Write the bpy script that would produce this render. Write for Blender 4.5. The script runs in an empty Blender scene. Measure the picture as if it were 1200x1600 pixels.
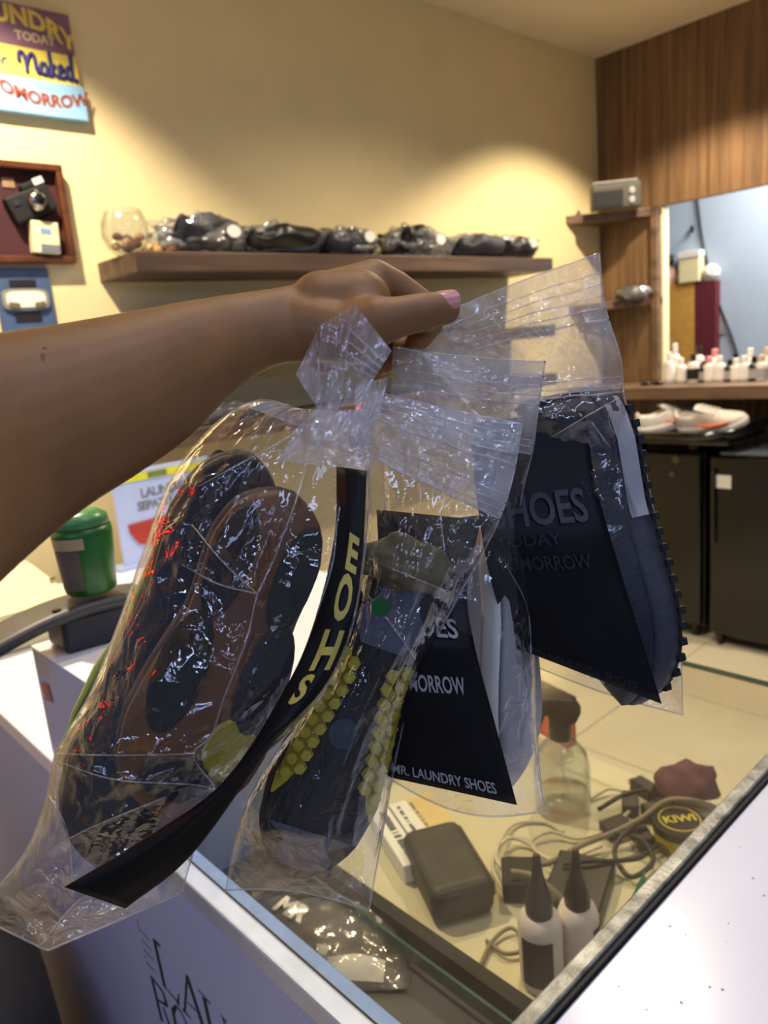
import bpy, bmesh, math, random
import numpy as np
from mathutils import Vector, Matrix, noise

random.seed(7)
scene = bpy.context.scene
COL = scene.collection
PI = math.pi

# ------------------------------------------------------------------ camera
F = 1180.0                      # focal length in pixels of the 1200x1600 frame
YAW, PITCH, ROLL = math.radians(48), math.radians(12.4), math.radians(5.13)
CAM = Vector((0, 0, 1.5))
_h = Vector((math.cos(YAW), math.sin(YAW), 0)); _r = Vector((math.sin(YAW), -math.cos(YAW), 0)); _z = Vector((0, 0, 1))
FW = _h*math.cos(PITCH) - _z*math.sin(PITCH)
_u = _h*math.sin(PITCH) + _z*math.cos(PITCH)
CR = _r*math.cos(ROLL) - _u*math.sin(ROLL)
CU = _r*math.sin(ROLL) + _u*math.cos(ROLL)
cd = bpy.data.cameras.new('camera')
cam = bpy.data.objects.new('camera', cd); COL.objects.link(cam)
cd.sensor_width = 36.0; cd.lens = F*36.0/1600.0; cd.clip_start = 0.02
m = Matrix((CR, CU, -FW)).transposed().to_4x4(); m.translation = CAM
cam.matrix_world = m
cd.dof.use_dof = True; cd.dof.focus_distance = 0.47; cd.dof.aperture_fstop = 9.5
scene.camera = cam

def ray(x, y): return FW + CR*((x-600)/F) + CU*((800-y)/F)
def PD(x, y, d): return CAM + ray(x, y)*d                      # point at forward distance d
def ON(x, y, ax, v):                                           # point on an axis plane of the room
    r = ray(x, y); return CAM + r*((v-CAM[ax])/r[ax])

# ------------------------------------------------------------------ world, lights, exposure
def lin(c):
    c = c/255.0
    return c/12.92 if c <= 0.04045 else ((c+0.055)/1.055)**2.4
def RGB(r, g, b): return (lin(r), lin(g), lin(b), 1.0)

w = bpy.data.worlds.new('mall_ambient'); scene.world = w; w.use_nodes = True
w.node_tree.nodes['Background'].inputs[0].default_value = (0.66, 0.75, 1.0, 1)
w.node_tree.nodes['Background'].inputs[1].default_value = 0.08

def spot(name, loc, tgt, energy, col, ang, blend=0.4, r=0.03):
    l = bpy.data.lights.new(name, 'SPOT'); l.energy = energy; l.color = col[:3]
    l.spot_size = math.radians(ang); l.spot_blend = blend; l.shadow_soft_size = r
    o = bpy.data.objects.new(name, l); COL.objects.link(o); o.location = loc
    o.rotation_euler = (Vector(tgt)-Vector(loc)).to_track_quat('-Z', 'Y').to_euler()
    return o
def area(name, loc, tgt, energy, col, sx, sy):
    l = bpy.data.lights.new(name, 'AREA'); l.energy = energy; l.color = col[:3]
    l.shape = 'RECTANGLE'; l.size = sx; l.size_y = sy
    o = bpy.data.objects.new(name, l); COL.objects.link(o); o.location = loc
    o.rotation_euler = (Vector(tgt)-Vector(loc)).to_track_quat('-Z', 'Y').to_euler()
    return o
WARM = (1.0, 0.84, 0.62); COOL = (0.43, 0.56, 1.0)
SPOTS = [((0.45, 1.66, 2.77), 125), ((3.10, 1.35, 2.77), 95), ((2.05, 1.15, 2.77), 84), ((0.62, 0.42, 2.77), 20)]
for _i, (_l, _e) in enumerate(SPOTS):
    spot('warm_downlight_lamp', _l, (_l[0], _l[1]+(0.45 if _i < 2 else 0.0), 0), _e, WARM, (112, 112, 138, 62)[_i], (0.35, 0.35, 0.8, 0.9)[_i])
ADDED_PANELS = [(-1.3, 0.1), (0.75, -0.25)]  # unseen panel lamps, added for the cool light on the counter
for _l, _e in zip(ADDED_PANELS, (3.5, 5.5)):
    area('added_cool_panel', (_l[0], _l[1], 2.74), (_l[0], _l[1], 0), _e, COOL, 1.15, 0.26)
ADDED_TUBES = [((-0.75, -0.95, 2.16), -32), ((0.55, -1.45, 2.16), -8), ((-1.35, 0.35, 2.16), -78)]           # unseen tubes, added to put highlights on the bag film
for _l, _a in ADDED_TUBES:
    _o = area('added_cool_tube', _l, (_l[0], _l[1], 0), 3.6, (0.46, 0.60, 1.0), 1.15, 0.035); _o.rotation_euler = (0, 0, math.radians(_a))
    _o.rotation_euler = (Matrix.Rotation(math.radians(_a), 4, 'Z') @ Matrix.Rotation(math.radians(40), 4, 'X')).to_euler()
scene.view_settings.view_transform = 'Standard'; scene.view_settings.look = 'None'
scene.view_settings.gamma = 1.0; scene.view_settings.exposure = 0.42
scene.view_settings.use_curve_mapping = False
scene.cycles.transparent_max_bounces = 40
scene.cycles.max_bounces = 7

# ------------------------------------------------------------------ materials
MATS = {}
def _new(name):
    mt = bpy.data.materials.new(name); mt.use_nodes = True
    nt = mt.node_tree; b = nt.nodes['Principled BSDF']; MATS[name] = mt
    return mt, nt, b
def plain(name, rgb, rough=0.5, metal=0.0, var=0.10, scale=30.0, bump=0.0, bscale=120.0, sss=0.0, spec=0.5, coat=0.0):
    if name in MATS: return MATS[name]
    mt, nt, b = _new(name)
    c = RGB(*rgb)
    tc = nt.nodes.new('ShaderNodeTexCoord'); n = nt.nodes.new('ShaderNodeTexNoise')
    n.inputs['Scale'].default_value = scale; n.inputs['Detail'].default_value = 3
    nt.links.new(tc.outputs['Object'], n.inputs['Vector'])
    r = nt.nodes.new('ShaderNodeValToRGB')
    r.color_ramp.elements[0].position = 0.3; r.color_ramp.elements[1].position = 0.7
    r.color_ramp.elements[0].color = tuple(v*(1-var) for v in c[:3])+(1,)
    r.color_ramp.elements[1].color = tuple(min(1, v*(1+var)) for v in c[:3])+(1,)
    nt.links.new(n.outputs['Fac'], r.inputs[0]); nt.links.new(r.outputs[0], b.inputs['Base Color'])
    b.inputs['Roughness'].default_value = rough; b.inputs['Metallic'].default_value = metal
    b.inputs['Specular IOR Level'].default_value = spec
    if coat: b.inputs['Coat Weight'].default_value = coat; b.inputs['Coat Roughness'].default_value = 0.08
    if sss:
        b.inputs['Subsurface Weight'].default_value = sss
        b.inputs['Subsurface Radius'].default_value = (1.0, 0.35, 0.18); b.inputs['Subsurface Scale'].default_value = 0.006
    if bump:
        n2 = nt.nodes.new('ShaderNodeTexNoise'); n2.inputs['Scale'].default_value = bscale; n2.inputs['Detail'].default_value = 4
        nt.links.new(tc.outputs['Object'], n2.inputs['Vector'])
        bp = nt.nodes.new('ShaderNodeBump'); bp.inputs['Strength'].default_value = bump; bp.inputs['Distance'].default_value = 0.002
        nt.links.new(n2.outputs['Fac'], bp.inputs['Height']); nt.links.new(bp.outputs[0], b.inputs['Normal'])
    return mt
def wood(name, c1, c2, stretch=(14, 14, 0.8), rough=0.45):
    mt, nt, b = _new(name)
    tc = nt.nodes.new('ShaderNodeTexCoord'); mp = nt.nodes.new('ShaderNodeMapping')
    mp.inputs['Scale'].default_value = stretch
    n = nt.nodes.new('ShaderNodeTexNoise'); n.inputs['Scale'].default_value = 2.2; n.inputs['Detail'].default_value = 8; n.inputs['Distortion'].default_value = 0.4
    nt.links.new(tc.outputs['Object'], mp.inputs[0]); nt.links.new(mp.outputs[0], n.inputs['Vector'])
    r = nt.nodes.new('ShaderNodeValToRGB'); r.color_ramp.elements[0].position = 0.34; r.color_ramp.elements[1].position = 0.66
    r.color_ramp.elements[0].color = RGB(*c1); r.color_ramp.elements[1].color = RGB(*c2)
    nt.links.new(n.outputs['Fac'], r.inputs[0]); nt.links.new(r.outputs[0], b.inputs['Base Color'])
    b.inputs['Roughness'].default_value = rough
    bp = nt.nodes.new('ShaderNodeBump'); bp.inputs['Strength'].default_value = 0.08; bp.inputs['Distance'].default_value = 0.002
    nt.links.new(n.outputs['Fac'], bp.inputs['Height']); nt.links.new(bp.outputs[0], b.inputs['Normal'])
    return mt
def emit(name, rgb, strength):
    mt, nt, b = _new(name)
    b.inputs['Base Color'].default_value = RGB(*rgb); b.inputs['Emission Color'].default_value = RGB(*rgb)
    b.inputs['Emission Strength'].default_value = strength
    return mt
def film(name, tint=(0.97, 0.97, 0.97), veil=0.06, rough=0.1, gain=1.6, veilcol=(0.85, 0.88, 0.95), bump=0.0, bscale=60):
    """thin clear sheet: see-through, mirror-like by Fresnel, a little milky"""
    mt = bpy.data.materials.new(name); mt.use_nodes = True; nt = mt.node_tree; MATS[name] = mt
    nt.nodes.clear(); N = nt.nodes.new; L = nt.links.new
    out = N('ShaderNodeOutputMaterial'); tr = N('ShaderNodeBsdfTransparent'); tr.inputs[0].default_value = tint+(1,)
    df = N('ShaderNodeBsdfDiffuse'); df.inputs[0].default_value = veilcol+(1,)
    tl = N('ShaderNodeBsdfTranslucent'); tl.inputs[0].default_value = veilcol+(1,)
    dm = N('ShaderNodeMixShader'); dm.inputs[0].default_value = 0.45; L(df.outputs[0], dm.inputs[1]); L(tl.outputs[0], dm.inputs[2])
    gl = N('ShaderNodeBsdfAnisotropic') if False else N('ShaderNodeBsdfGlossy'); gl.inputs['Roughness'].default_value = rough
    m1 = N('ShaderNodeMixShader'); m2 = N('ShaderNodeMixShader')
    tc = N('ShaderNodeTexCoord'); n = N('ShaderNodeTexNoise'); n.inputs['Scale'].default_value = 24; n.inputs['Detail'].default_value = 4
    L(tc.outputs['Object'], n.inputs['Vector'])
    mr = N('ShaderNodeMapRange'); mr.inputs[1].default_value = 0.35; mr.inputs[2].default_value = 0.75
    mr.inputs[3].default_value = veil*0.4; mr.inputs[4].default_value = veil*1.7
    L(n.outputs['Fac'], mr.inputs[0]); L(mr.outputs[0], m1.inputs[0])
    L(tr.outputs[0], m1.inputs[1]); L(dm.outputs[0], m1.inputs[2])
    fr = N('ShaderNodeLayerWeight'); fr.inputs[0].default_value = 0.5          # Schlick on the facing angle: the same from both sides of the sheet
    pw = N('ShaderNodeMath'); pw.operation = 'POWER'; pw.inputs[1].default_value = 4.0; L(fr.outputs['Facing'], pw.inputs[0])
    mu = N('ShaderNodeMath'); mu.operation = 'MULTIPLY_ADD'; mu.inputs[1].default_value = 0.75*gain; mu.inputs[2].default_value = 0.045*gain; mu.use_clamp = True
    L(pw.outputs[0], mu.inputs[0]); L(mu.outputs[0], m2.inputs[0]); L(m1.outputs[0], m2.inputs[1]); L(gl.outputs[0], m2.inputs[2])
    if bump:
        n2 = N('ShaderNodeTexNoise'); n2.inputs['Scale'].default_value = bscale; n2.inputs['Detail'].default_value = 3; n2.inputs['Distortion'].default_value = 0.6
        L(tc.outputs['Object'], n2.inputs['Vector'])
        bp = N('ShaderNodeBump'); bp.inputs['Strength'].default_value = bump; bp.inputs['Distance'].default_value = 0.004
        L(n2.outputs['Fac'], bp.inputs['Height']); L(bp.outputs[0], gl.inputs['Normal']); L(bp.outputs[0], fr.inputs['Normal'])
    L(m2.outputs[0], out.inputs[0])
    return mt

M_wall = plain('cream_paint', (234, 216, 164), 0.75, var=0.03, scale=6, bump=0.05, bscale=300)
M_ceil = plain('ceiling_paint', (228, 214, 184), 0.8, var=0.03, scale=5)
M_wood = wood('veneer_wood', (92, 68, 46), (136, 104, 72), (1, 16, 0.7))
M_shelfw = wood('shelf_wood', (62, 47, 38), (94, 74, 60), (1.2, 14, 14))
M_cornerw = wood('corner_shelf_wood', (84, 64, 48), (122, 95, 72), (10, 1.5, 10))
M_tile = plain('floor_tile', (208, 200, 174), 0.22, var=0.03, scale=4)
M_grout = plain('grout', (150, 138, 116), 0.9)
M_blue = plain('blue_paint', (176, 192, 212), 0.8, var=0.04, scale=4)
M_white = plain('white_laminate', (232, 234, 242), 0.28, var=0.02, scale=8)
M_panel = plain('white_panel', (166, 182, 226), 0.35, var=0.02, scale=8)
M_alu = plain('worn_aluminium', (132, 134, 130), 0.45, 0.6, var=0.6, scale=40, bump=0.4, bscale=160)
M_bluealu = plain('bright_aluminium', (190, 205, 230), 0.3, 0.5, var=0.08, scale=30)
M_glass = film('counter_glass', (0.94, 0.935, 0.885), 0.012, 0.015, 1.0)
M_glassedge = plain('glass_edge_green', (58, 92, 78), 0.2, var=0.2)
M_clear = film('clear_plastic', (0.95, 0.96, 0.94), 0.05, 0.06, 1.4)
M_film = film('bag_film', (0.975, 0.975, 0.975), 0.022, 0.030, 2.0, bump=0.6, bscale=60)
M_filmh = film('bag_film_folded', (0.96, 0.96, 0.97), 0.42, 0.045, 2.4, bump=0.8, bscale=75, veilcol=(0.80, 0.84, 0.95))
M_filmbg = film('shelf_bag_film', (0.95, 0.95, 0.95), 0.17, 0.12, 2.6, bump=0.8, bscale=40)
M_seam = film('bag_seam', (0.93, 0.93, 0.95), 0.26, 0.18, 2.0)
M_base = plain('case_base_white', (202, 196, 164), 0.5, var=0.03)
M_grey = plain('case_floor_grey', (62, 65, 72), 0.5, var=0.08)
M_black = plain('black_plastic', (16, 16, 18), 0.35, var=0.15)
M_blackg = plain('black_gloss', (12, 12, 14), 0.12, var=0.1, coat=0.5)
M_fridge = plain('black_fridge', (14, 12, 11), 0.25, var=0.12, scale=5)
M_dark = plain('dark_rubber', (13, 13, 14), 0.7, var=0.2)
M_skin = plain('skin', (140, 98, 53), 0.55, var=0.07, scale=40, bump=0.07, bscale=500, sss=0.08)
M_nail = plain('thumb_nail', (205, 140, 128), 0.28, var=0.05)
M_navy = plain('navy_fabric', (20, 24, 40), 0.55, var=0.2, scale=60, bump=0.3, bscale=400)
M_navyg = plain('navy_synthetic', (22, 30, 60), 0.3, var=0.15, scale=30)
M_gum = plain('gum_rubber', (100, 62, 30), 0.5, var=0.12, scale=25)
M_charcoal = plain('charcoal_mesh', (48, 50, 60), 0.6, var=0.25, scale=80, bump=0.4, bscale=500)
M_slate = plain('slate_fabric', (84, 88, 108), 0.6, var=0.15, scale=60, bump=0.3, bscale=400)
M_yellow = plain('yellow_rubber', (190, 174, 50), 0.45, var=0.08, scale=30)
M_lime = plain('lime_trim', (190, 196, 90), 0.5)
M_offwhite = plain('off_white_leather', (214, 205, 196), 0.5, var=0.08, scale=40)
M_greyw = plain('grey_foam', (160, 158, 160), 0.55, var=0.1)
M_tag = plain('black_printed_tag', (7, 7, 10), 0.5, var=0.1, spec=0.25)
M_tagy = plain('tag_print_yellow_light', (186, 172, 80), 0.5)  # white print with the yellow light put into its colour
M_tagg = plain('tag_print_shade', (26, 28, 38), 0.4)  # same print, shade put into its colour
M_tagw = plain('tag_print_white', (150, 150, 150), 0.5)  # same print, its reflected light put into the grey
M_paper = plain('paper_white', (232, 230, 222), 0.8, var=0.03)
M_print = plain('print_black', (22, 22, 26), 0.7)
M_printg = plain('print_grey', (110, 116, 124), 0.8)
M_khaki = plain('kraft_paper', (104, 94, 62), 0.75, var=0.15, scale=20, bump=0.5, bscale=60)
M_orange = plain('orange', (222, 104, 58), 0.5)
M_red = plain('dark_red', (160, 48, 34), 0.45)
M_maroon = plain('maroon', (96, 26, 40), 0.7)
M_ochre = plain('ochre_board', (212, 160, 72), 0.7)
M_green = plain('green_plastic', (24, 96, 34), 0.35, var=0.15)
M_cream = plain('cream_plastic', (238, 226, 178), 0.45, var=0.03)
M_cloth = plain('dark_navy_cloth', (18, 20, 28), 0.85, var=0.2, bump=0.5, bscale=300)
M_steel = plain('chrome', (190, 190, 190), 0.2, 1.0, var=0.05)

# ------------------------------------------------------------------ mesh helpers
class MB:
    def __init__(s): s.v = []; s.f = []
    def add(s, vs, fs, M=None):
        k = len(s.v)
        s.v += [tuple(M @ Vector(p)) if M else tuple(p) for p in vs]
        s.f += [tuple(i+k for i in f) for f in fs]
        return s
    def box(s, x0, x1, y0, y1, z0, z1, M=None):
        vs = [(x0,y0,z0),(x1,y0,z0),(x1,y1,z0),(x0,y1,z0),(x0,y0,z1),(x1,y0,z1),(x1,y1,z1),(x0,y1,z1)]
        return s.add(vs, [(0,3,2,1),(4,5,6,7),(0,1,5,4),(1,2,6,5),(2,3,7,6),(3,0,4,7)], M)
    def prism(s, poly, z0, z1, M=None):
        n = len(poly)
        vs = [(x, y, z0) for x, y in poly]+[(x, y, z1) for x, y in poly]
        fs = [tuple(range(n-1, -1, -1)), tuple(range(n, 2*n))]+[(i, (i+1) % n, n+(i+1) % n, n+i) for i in range(n)]
        return s.add(vs, fs, M)
    def lathe(s, prof, c=(0, 0, 0), n=24, M=None, sx=1.0, sy=1.0):
        vs = []; fs = []
        for r, z in prof:
            for i in range(n):
                a = 2*PI*i/n; vs.append((c[0]+sx*r*math.cos(a), c[1]+sy*r*math.sin(a), c[2]+z))
        for j in range(len(prof)-1):
            for i in range(n):
                a, b = j*n+i, j*n+(i+1) % n; fs.append((a, b, b+n, a+n))
        fs.append(tuple(range(n-1, -1, -1))); k = (len(prof)-1)*n; fs.append(tuple(range(k, k+n)))
        return s.add(vs, fs, M)
    def tube(s, pts, r, n=8, flat=None):
        pts = [Vector(p) for p in pts]; vs = []; fs = []
        rs = r if isinstance(r, (list, tuple)) else [r]*len(pts)
        up = None
        for i, p in enumerate(pts):
            t = (pts[min(i+1, len(pts)-1)]-pts[max(i-1, 0)])
            if t.length < 1e-9: t = Vector((0, 0, 1))
            t.normalize()
            if up is None: up = t.orthogonal().normalized() if flat is None else Vector(flat)
            up = (up - t*up.dot(t))
            up = up.normalized() if up.length > 1e-6 else t.orthogonal().normalized()
            sd = t.cross(up)
            for k in range(n):
                a = 2*PI*k/n; vs.append(p+(up*math.cos(a)+sd*math.sin(a))*rs[i])
        for j in range(len(pts)-1):
            for k in range(n):
                a, b = j*n+k, j*n+(k+1) % n; fs.append((a, b, b+n, a+n))
        fs.append(tuple(range(n-1, -1, -1))); k = (len(pts)-1)*n; fs.append(tuple(range(k, k+n)))
        return s.add(vs, fs)
    def grid(s, fn, nu, nv, closed_u=False):
        vs = [fn(i/nu, j/nv) for j in range(nv+1) for i in range(nu if closed_u else nu+1)]
        w_ = nu if closed_u else nu+1; fs = []
        for j in range(nv):
            for i in range(nu):
                a = j*w_+i; b = j*w_+(i+1) % w_ if closed_u else a+1
                fs.append((a, b, b+w_, a+w_))
        return s.add(vs, fs)
    def obj(s, name, mat, parent=None, smooth=False, bevel=0.0, local=False, segs=2):
        me = bpy.data.meshes.new(name); me.from_pydata([tuple(v) for v in s.v], [], s.f); me.update()
        me.materials.append(mat)
        if smooth:
            for p in me.polygons: p.use_smooth = True
        return link(name, me, parent, bevel, local, segs)
def link(name, me, parent=None, bevel=0.0, local=False, segs=2):
    o = bpy.data.objects.new(name, me); COL.objects.link(o)
    if bevel:
        b = o.modifiers.new('bevel', 'BEVEL'); b.width = bevel; b.segments = segs; b.limit_method = 'ANGLE'; b.angle_limit = 0.6
    if parent is not None:
        o.parent = parent
        if parent.type == 'EMPTY' and not local: o.matrix_parent_inverse = Matrix.Translation(parent.location).inverted()
    return o
def tag(o, label=None, cat=None, group=None, kind=None):
    if label: o['label'] = label
    if cat: o['category'] = cat
    if group: o['group'] = group
    if kind: o['kind'] = kind
    return o
def thing(name, label, cat, loc=(0, 0, 0), group=None):
    o = bpy.data.objects.new(name, None); COL.objects.link(o); o.location = loc; o.empty_display_size = 0.05
    return tag(o, label, cat, group)
def dup(root, label=None):
    r = root.copy(); COL.objects.link(r)
    if label: r['label'] = label
    for ch in list(root.children):
        c = ch.copy(); COL.objects.link(c); c.parent = r
        for g in list(ch.children):
            d = g.copy(); COL.objects.link(d); d.parent = c
    return r
def frame(o, X, Z):                                            # matrix from origin, x direction, approximate z direction
    X = Vector(X).normalized(); Z = Vector(Z); Z = (Z - X*Z.dot(X)).normalized(); Y = Z.cross(X)
    M = Matrix((X, Y, Z)).transposed().to_4x4(); M.translation = Vector(o); return M
def text_geo(body, size, bold=0.0, shear=0.0, cuts=0, spacing=1.0):
    cu = bpy.data.curves.new('lettering', 'FONT'); cu.body = body; cu.size = size; cu.offset = bold; cu.shear = shear
    cu.align_x = 'CENTER'; cu.align_y = 'CENTER'; cu.resolution_u = 3; cu.space_character = spacing
    o = bpy.data.objects.new('lettering', cu); COL.objects.link(o)
    dg = bpy.context.evaluated_depsgraph_get()
    me = bpy.data.meshes.new_from_object(o.evaluated_get(dg))
    if cuts:
        bm = bmesh.new(); bm.from_mesh(me); bmesh.ops.triangulate(bm, faces=bm.faces)
        bmesh.ops.subdivide_edges(bm, edges=bm.edges, cuts=cuts, use_grid_fill=True); bm.to_mesh(me); bm.free()
    vs = [v.co.copy() for v in me.vertices]; fs = [tuple(p.vertices) for p in me.polygons]
    bpy.data.objects.remove(o); bpy.data.curves.remove(cu); bpy.data.meshes.remove(me)
    return vs, fs
def flat_text(body, size, M, mat, parent, name='lettering', warp=None, **kw):
    vs, fs = text_geo(body, size, cuts=1 if warp else 0, **kw)
    if warp: vs = [warp(v) for v in vs]
    mb = MB(); mb.add(vs, fs, M); return mb.obj(name, mat, parent)
def cr(pts, n):                                                # Catmull-Rom through points, n samples
    P = [np.array(p, float) for p in pts]; P = [2*P[0]-P[1]]+P+[2*P[-1]-P[-2]]; out = []; k = len(P)-3
    for i in range(n+1):
        t = i/n*k; j = min(int(t), k-1); t -= j; a, b, c, d = P[j:j+4]
        out.append(0.5*((2*b)+(c-a)*t+(2*a-5*b+4*c-d)*t*t+(3*b-a-3*c+d)*t**3))
    return out

# ------------------------------------------------------------------ setting
XW, YB, H = 3.708, 2.245, 2.8
ZG, ZC = 0.95, 1.195                                           # glass top height, wooden counter height
fl = MB().box(-3.0, 5.0, -3.2, 3.0, -0.06, -0.006).obj('floor', M_grout); tag(fl, 'pale tiled shop floor seen through the glass counter', None, None, 'structure')
tm = None
for i in range(8):
    for j in range(8):
        x0, y0 = 1.565-0.6*3+0.6*i-1.2, 1.09-0.6*5+0.6*j-0.2
        if x0+0.6 > XW or y0+0.6 > YB+0.25 or x0 < -1.6: continue
        if tm is None:
            o = MB().box(0.002, 0.598, 0.002, 0.598, -0.006, 0.0).obj('tile', M_tile, fl); tm = o.data
        else: o = link('tile', tm, fl)
        o.location = (x0, y0, 0)
tag(MB().box(-3.0, 5.0, -3.2, YB+0.1, H, H+0.1).obj('ceiling', M_ceil), 'plain cream painted ceiling', None, None, 'structure')
tag(MB().box(-3.0, XW+0.05, YB, YB+0.1, 0, H).obj('wall_back', M_wall), 'cream yellow painted wall behind the shelf', None, None, 'structure')
YO0, YO1, ZO = 0.35, 1.905, 2.045
wr = MB().box(XW, XW+0.05, YO1, YB, 0, H).box(XW, XW+0.05, -1.2, YO1, ZO, H).box(XW, XW+0.05, -1.2, YO1, 0, ZC-0.03).box(XW, XW+0.05, -1.2, YO0, ZC-0.03, ZO)
tag(wr.obj('wall_right', M_wood), 'brown wood veneer wall around the hatch', None, None, 'structure')
win = MB().box(XW-0.004, XW+0.052, YO1-0.012, YO1, ZC, ZO-0.012).box(XW-0.004, XW+0.052, YO0, YO0+0.012, ZC, ZO)
tag(win.obj('window_1', M_cream), 'cream lined open hatch in the wood wall', None, None, 'structure')
tag(MB().box(4.62, 4.72, -1.2, 3.6, 0, H).obj('wall_far', M_blue), 'pale blue wall of the room beyond the hatch', None, None, 'structure')
tag(MB().box(XW+0.05, 4.7, 3.5, 3.6, 0, H).obj('wall_side', M_blue), 'pale blue side wall beyond the hatch', None, None, 'structure')
area('back_room_lamp', (4.2, 1.2, 2.7), (4.35, 1.5, 0), 40, (1.0, 0.97, 0.90), 0.6, 0.3)

# lamps outside the frame; the panel and tube fixtures are added for light
for i, (l, e) in enumerate(SPOTS):
    t = thing('recessed_downlight', ['recessed ceiling downlight near the hand-lettered sign', 'recessed ceiling downlight near the wood wall', 'recessed ceiling downlight in mid ceiling', 'recessed ceiling downlight above the glass counter'][i], 'downlight', (l[0], l[1], H))
    MB().lathe([(0.075, -0.012), (0.078, 0.0), (0.05, 0.0)], (l[0], l[1], H), 24).obj('trim_ring', M_white, t)
for i, l in enumerate(ADDED_PANELS):
    t = thing('added_panel_light', ['added unseen cool panel light left of the counter', 'added unseen cool panel light in front of the counter'][i], 'ceiling light', (l[0], l[1], H))
    MB().box(l[0]-0.6, l[0]+0.6, l[1]-0.15, l[1]+0.15, H-0.05, H).obj('housing', M_white, t)

for i, (l, a) in enumerate(ADDED_TUBES):
    t = thing('added_tube_light', ['added unseen tube light behind the customer', 'added unseen tube light in front of the worktop', 'added unseen tube light left of the counter'][i], 'pendant light', (l[0], l[1], H))
    Mp_ = Matrix.Translation(l) @ Matrix.Rotation(math.radians(a), 4, 'Z')
    MB().box(-0.6, 0.6, -0.02, 0.02, 0.022, 0.055, Mp_).obj('housing', M_white, t, bevel=0.004)
    for sx in (-0.5, 0.5):
        q0 = Mp_ @ Vector((sx, 0, 0.055)); MB().tube([tuple(q0), (q0.x, q0.y, H)], 0.0015, 6).obj('wire', M_steel, t)
nl = thing('red_neon_lamp', 'red neon tube lamp on the cream wall left of the painted sign', 'neon lamp', (-0.55, YB, 1.85))
MB().box(-0.95, -0.15, YB-0.02, YB-0.001, 1.65, 2.05).obj('back_plate', M_black, nl, bevel=0.003)
M_neon = emit('red_neon', (255, 46, 24), 24.0)
for zz in (1.79, 1.91):
    MB().tube([(-0.82, YB-0.045, zz), (-0.28, YB-0.045, zz)], 0.010, 10).obj('neon_tube', M_neon, nl, smooth=True)

# ------------------------------------------------------------------ shop counter with the display case
XC0, XC1, YC0, YC1 = 0.298, 1.12, 0.325, 2.06
YS = 1.0                                                       # display case up to here, plain counter beyond
case = thing('display_case', 'glass topped display case full of cables and bottles', 'display case', (0.7, 0.7, 0))
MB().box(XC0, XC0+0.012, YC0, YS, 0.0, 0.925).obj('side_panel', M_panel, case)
MB().box(XC0-0.004, XC0+0.016, YC0, YS, 0.928, 0.956).obj('edge_rail', M_bluealu, case, bevel=0.003)
MB().box(XC0+0.0187, XC0+0.034, YC0, YS, 0.936, 0.951).obj('inner_rail', plain('blue_grey_rail', (120, 146, 188), 0.3, 0.3), case, bevel=0.002)
MB().box(XC0+0.0165, XC0+0.0185, YC0, YS, 0.932, 0.9535).obj('rail_gap_strip', M_dark, case)  # solid dark strip drawn for the gap between the rails
MB().box(XC0, XC1, YC0-0.0112, YC0-0.0072, 0.925, 0.952).obj('rail_gap', M_dark, case)
MB().box(XC0, XC1, YC0-0.007, YC0+0.009, 0.925, 0.956).obj('front_rail', M_alu, case, bevel=0.002)
MB().box(XC0+0.03, XC1, YC0+0.011, YS, 0.944, 0.950).obj('glass_top', M_glass, case)
MB().box(XC1, XC1+0.003, YC0, YS, 0.943, 0.951).obj('glass_edge', M_glassedge, case)
MB().box(0.575, 1.075, YC0+0.02, YS, 0.715, 0.74).obj('base_panel', M_base, case)
MB().box(0.556, 0.575, YC0+0.02, YS, 0.70, 0.752).obj('divider', M_dark, case)
MB().box(0.537, 0.541, YC0+0.02, YS, 0.728, 0.748).obj('glass_shelf_edge', M_glassedge, case)
MB().box(XC0+0.012, 0.556, YC0+0.02, YS, 0.69, 0.712).obj('front_shelf', M_grey, case)
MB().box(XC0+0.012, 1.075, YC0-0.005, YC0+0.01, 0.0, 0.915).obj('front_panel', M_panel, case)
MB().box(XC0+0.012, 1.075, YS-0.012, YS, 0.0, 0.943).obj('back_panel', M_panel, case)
# lettering on the white side panel, reading towards -y
STROKES = {'letter_l': [((330, 310), (460, 890), 2.6, 2.4), ((320, 296), (400, 385), .8, 1.6), ((460, 890), (625, 1085), .7, .9), ((640, 985), (626, 1112), .6, 1.8)],
  'letter_a': [((740, 755), (712, 1200), 1.4, 1.4), ((738, 755), (960, 1450), 2.4, 2.8), ((750, 1090), (850, 1190), .7, .7), ((688, 1178), (790, 1290), 1.2, .5)],
  'letter_u': [((880, 930), (1030, 1105), .5, .9), ((955, 1040), (1045, 1460), 2.6, 2.6)],
  'letter_n': [((1155, 1240), (1230, 1330), .5, .9), ((1190, 1290), (1250, 1500), 1.0, 1.0)],
  'letter_r': [((296, 765), (424, 1315), 2.4, 2.2), ((325, 805), (440, 965), 1.0, 1.4), ((440, 965), (488, 1130), 1.6, 2.4), ((488, 1130), (380, 1060), 1.4, .8), ((440, 1150), (540, 1420), 1.4, 2.0)],
  'letter_o': [((604, 1138), (566, 1200), 1.4, 2.4), ((566, 1200), (606, 1420), 2.4, 2.4), ((604, 1138), (670, 1210), .9, .9), ((670, 1210), (760, 1420), .9, 1.4)],
  'small_script': [((122, 70), (136, 200), .8, .5), ((150, 178), (270, 312), .9, .7), ((172, 298), (292, 440), .9, .7), ((200, 428), (322, 560), .9, .7), ((232, 588), (350, 712), .9, .7), ((222, 505), (224, 530), .9, .9)]}
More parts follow.
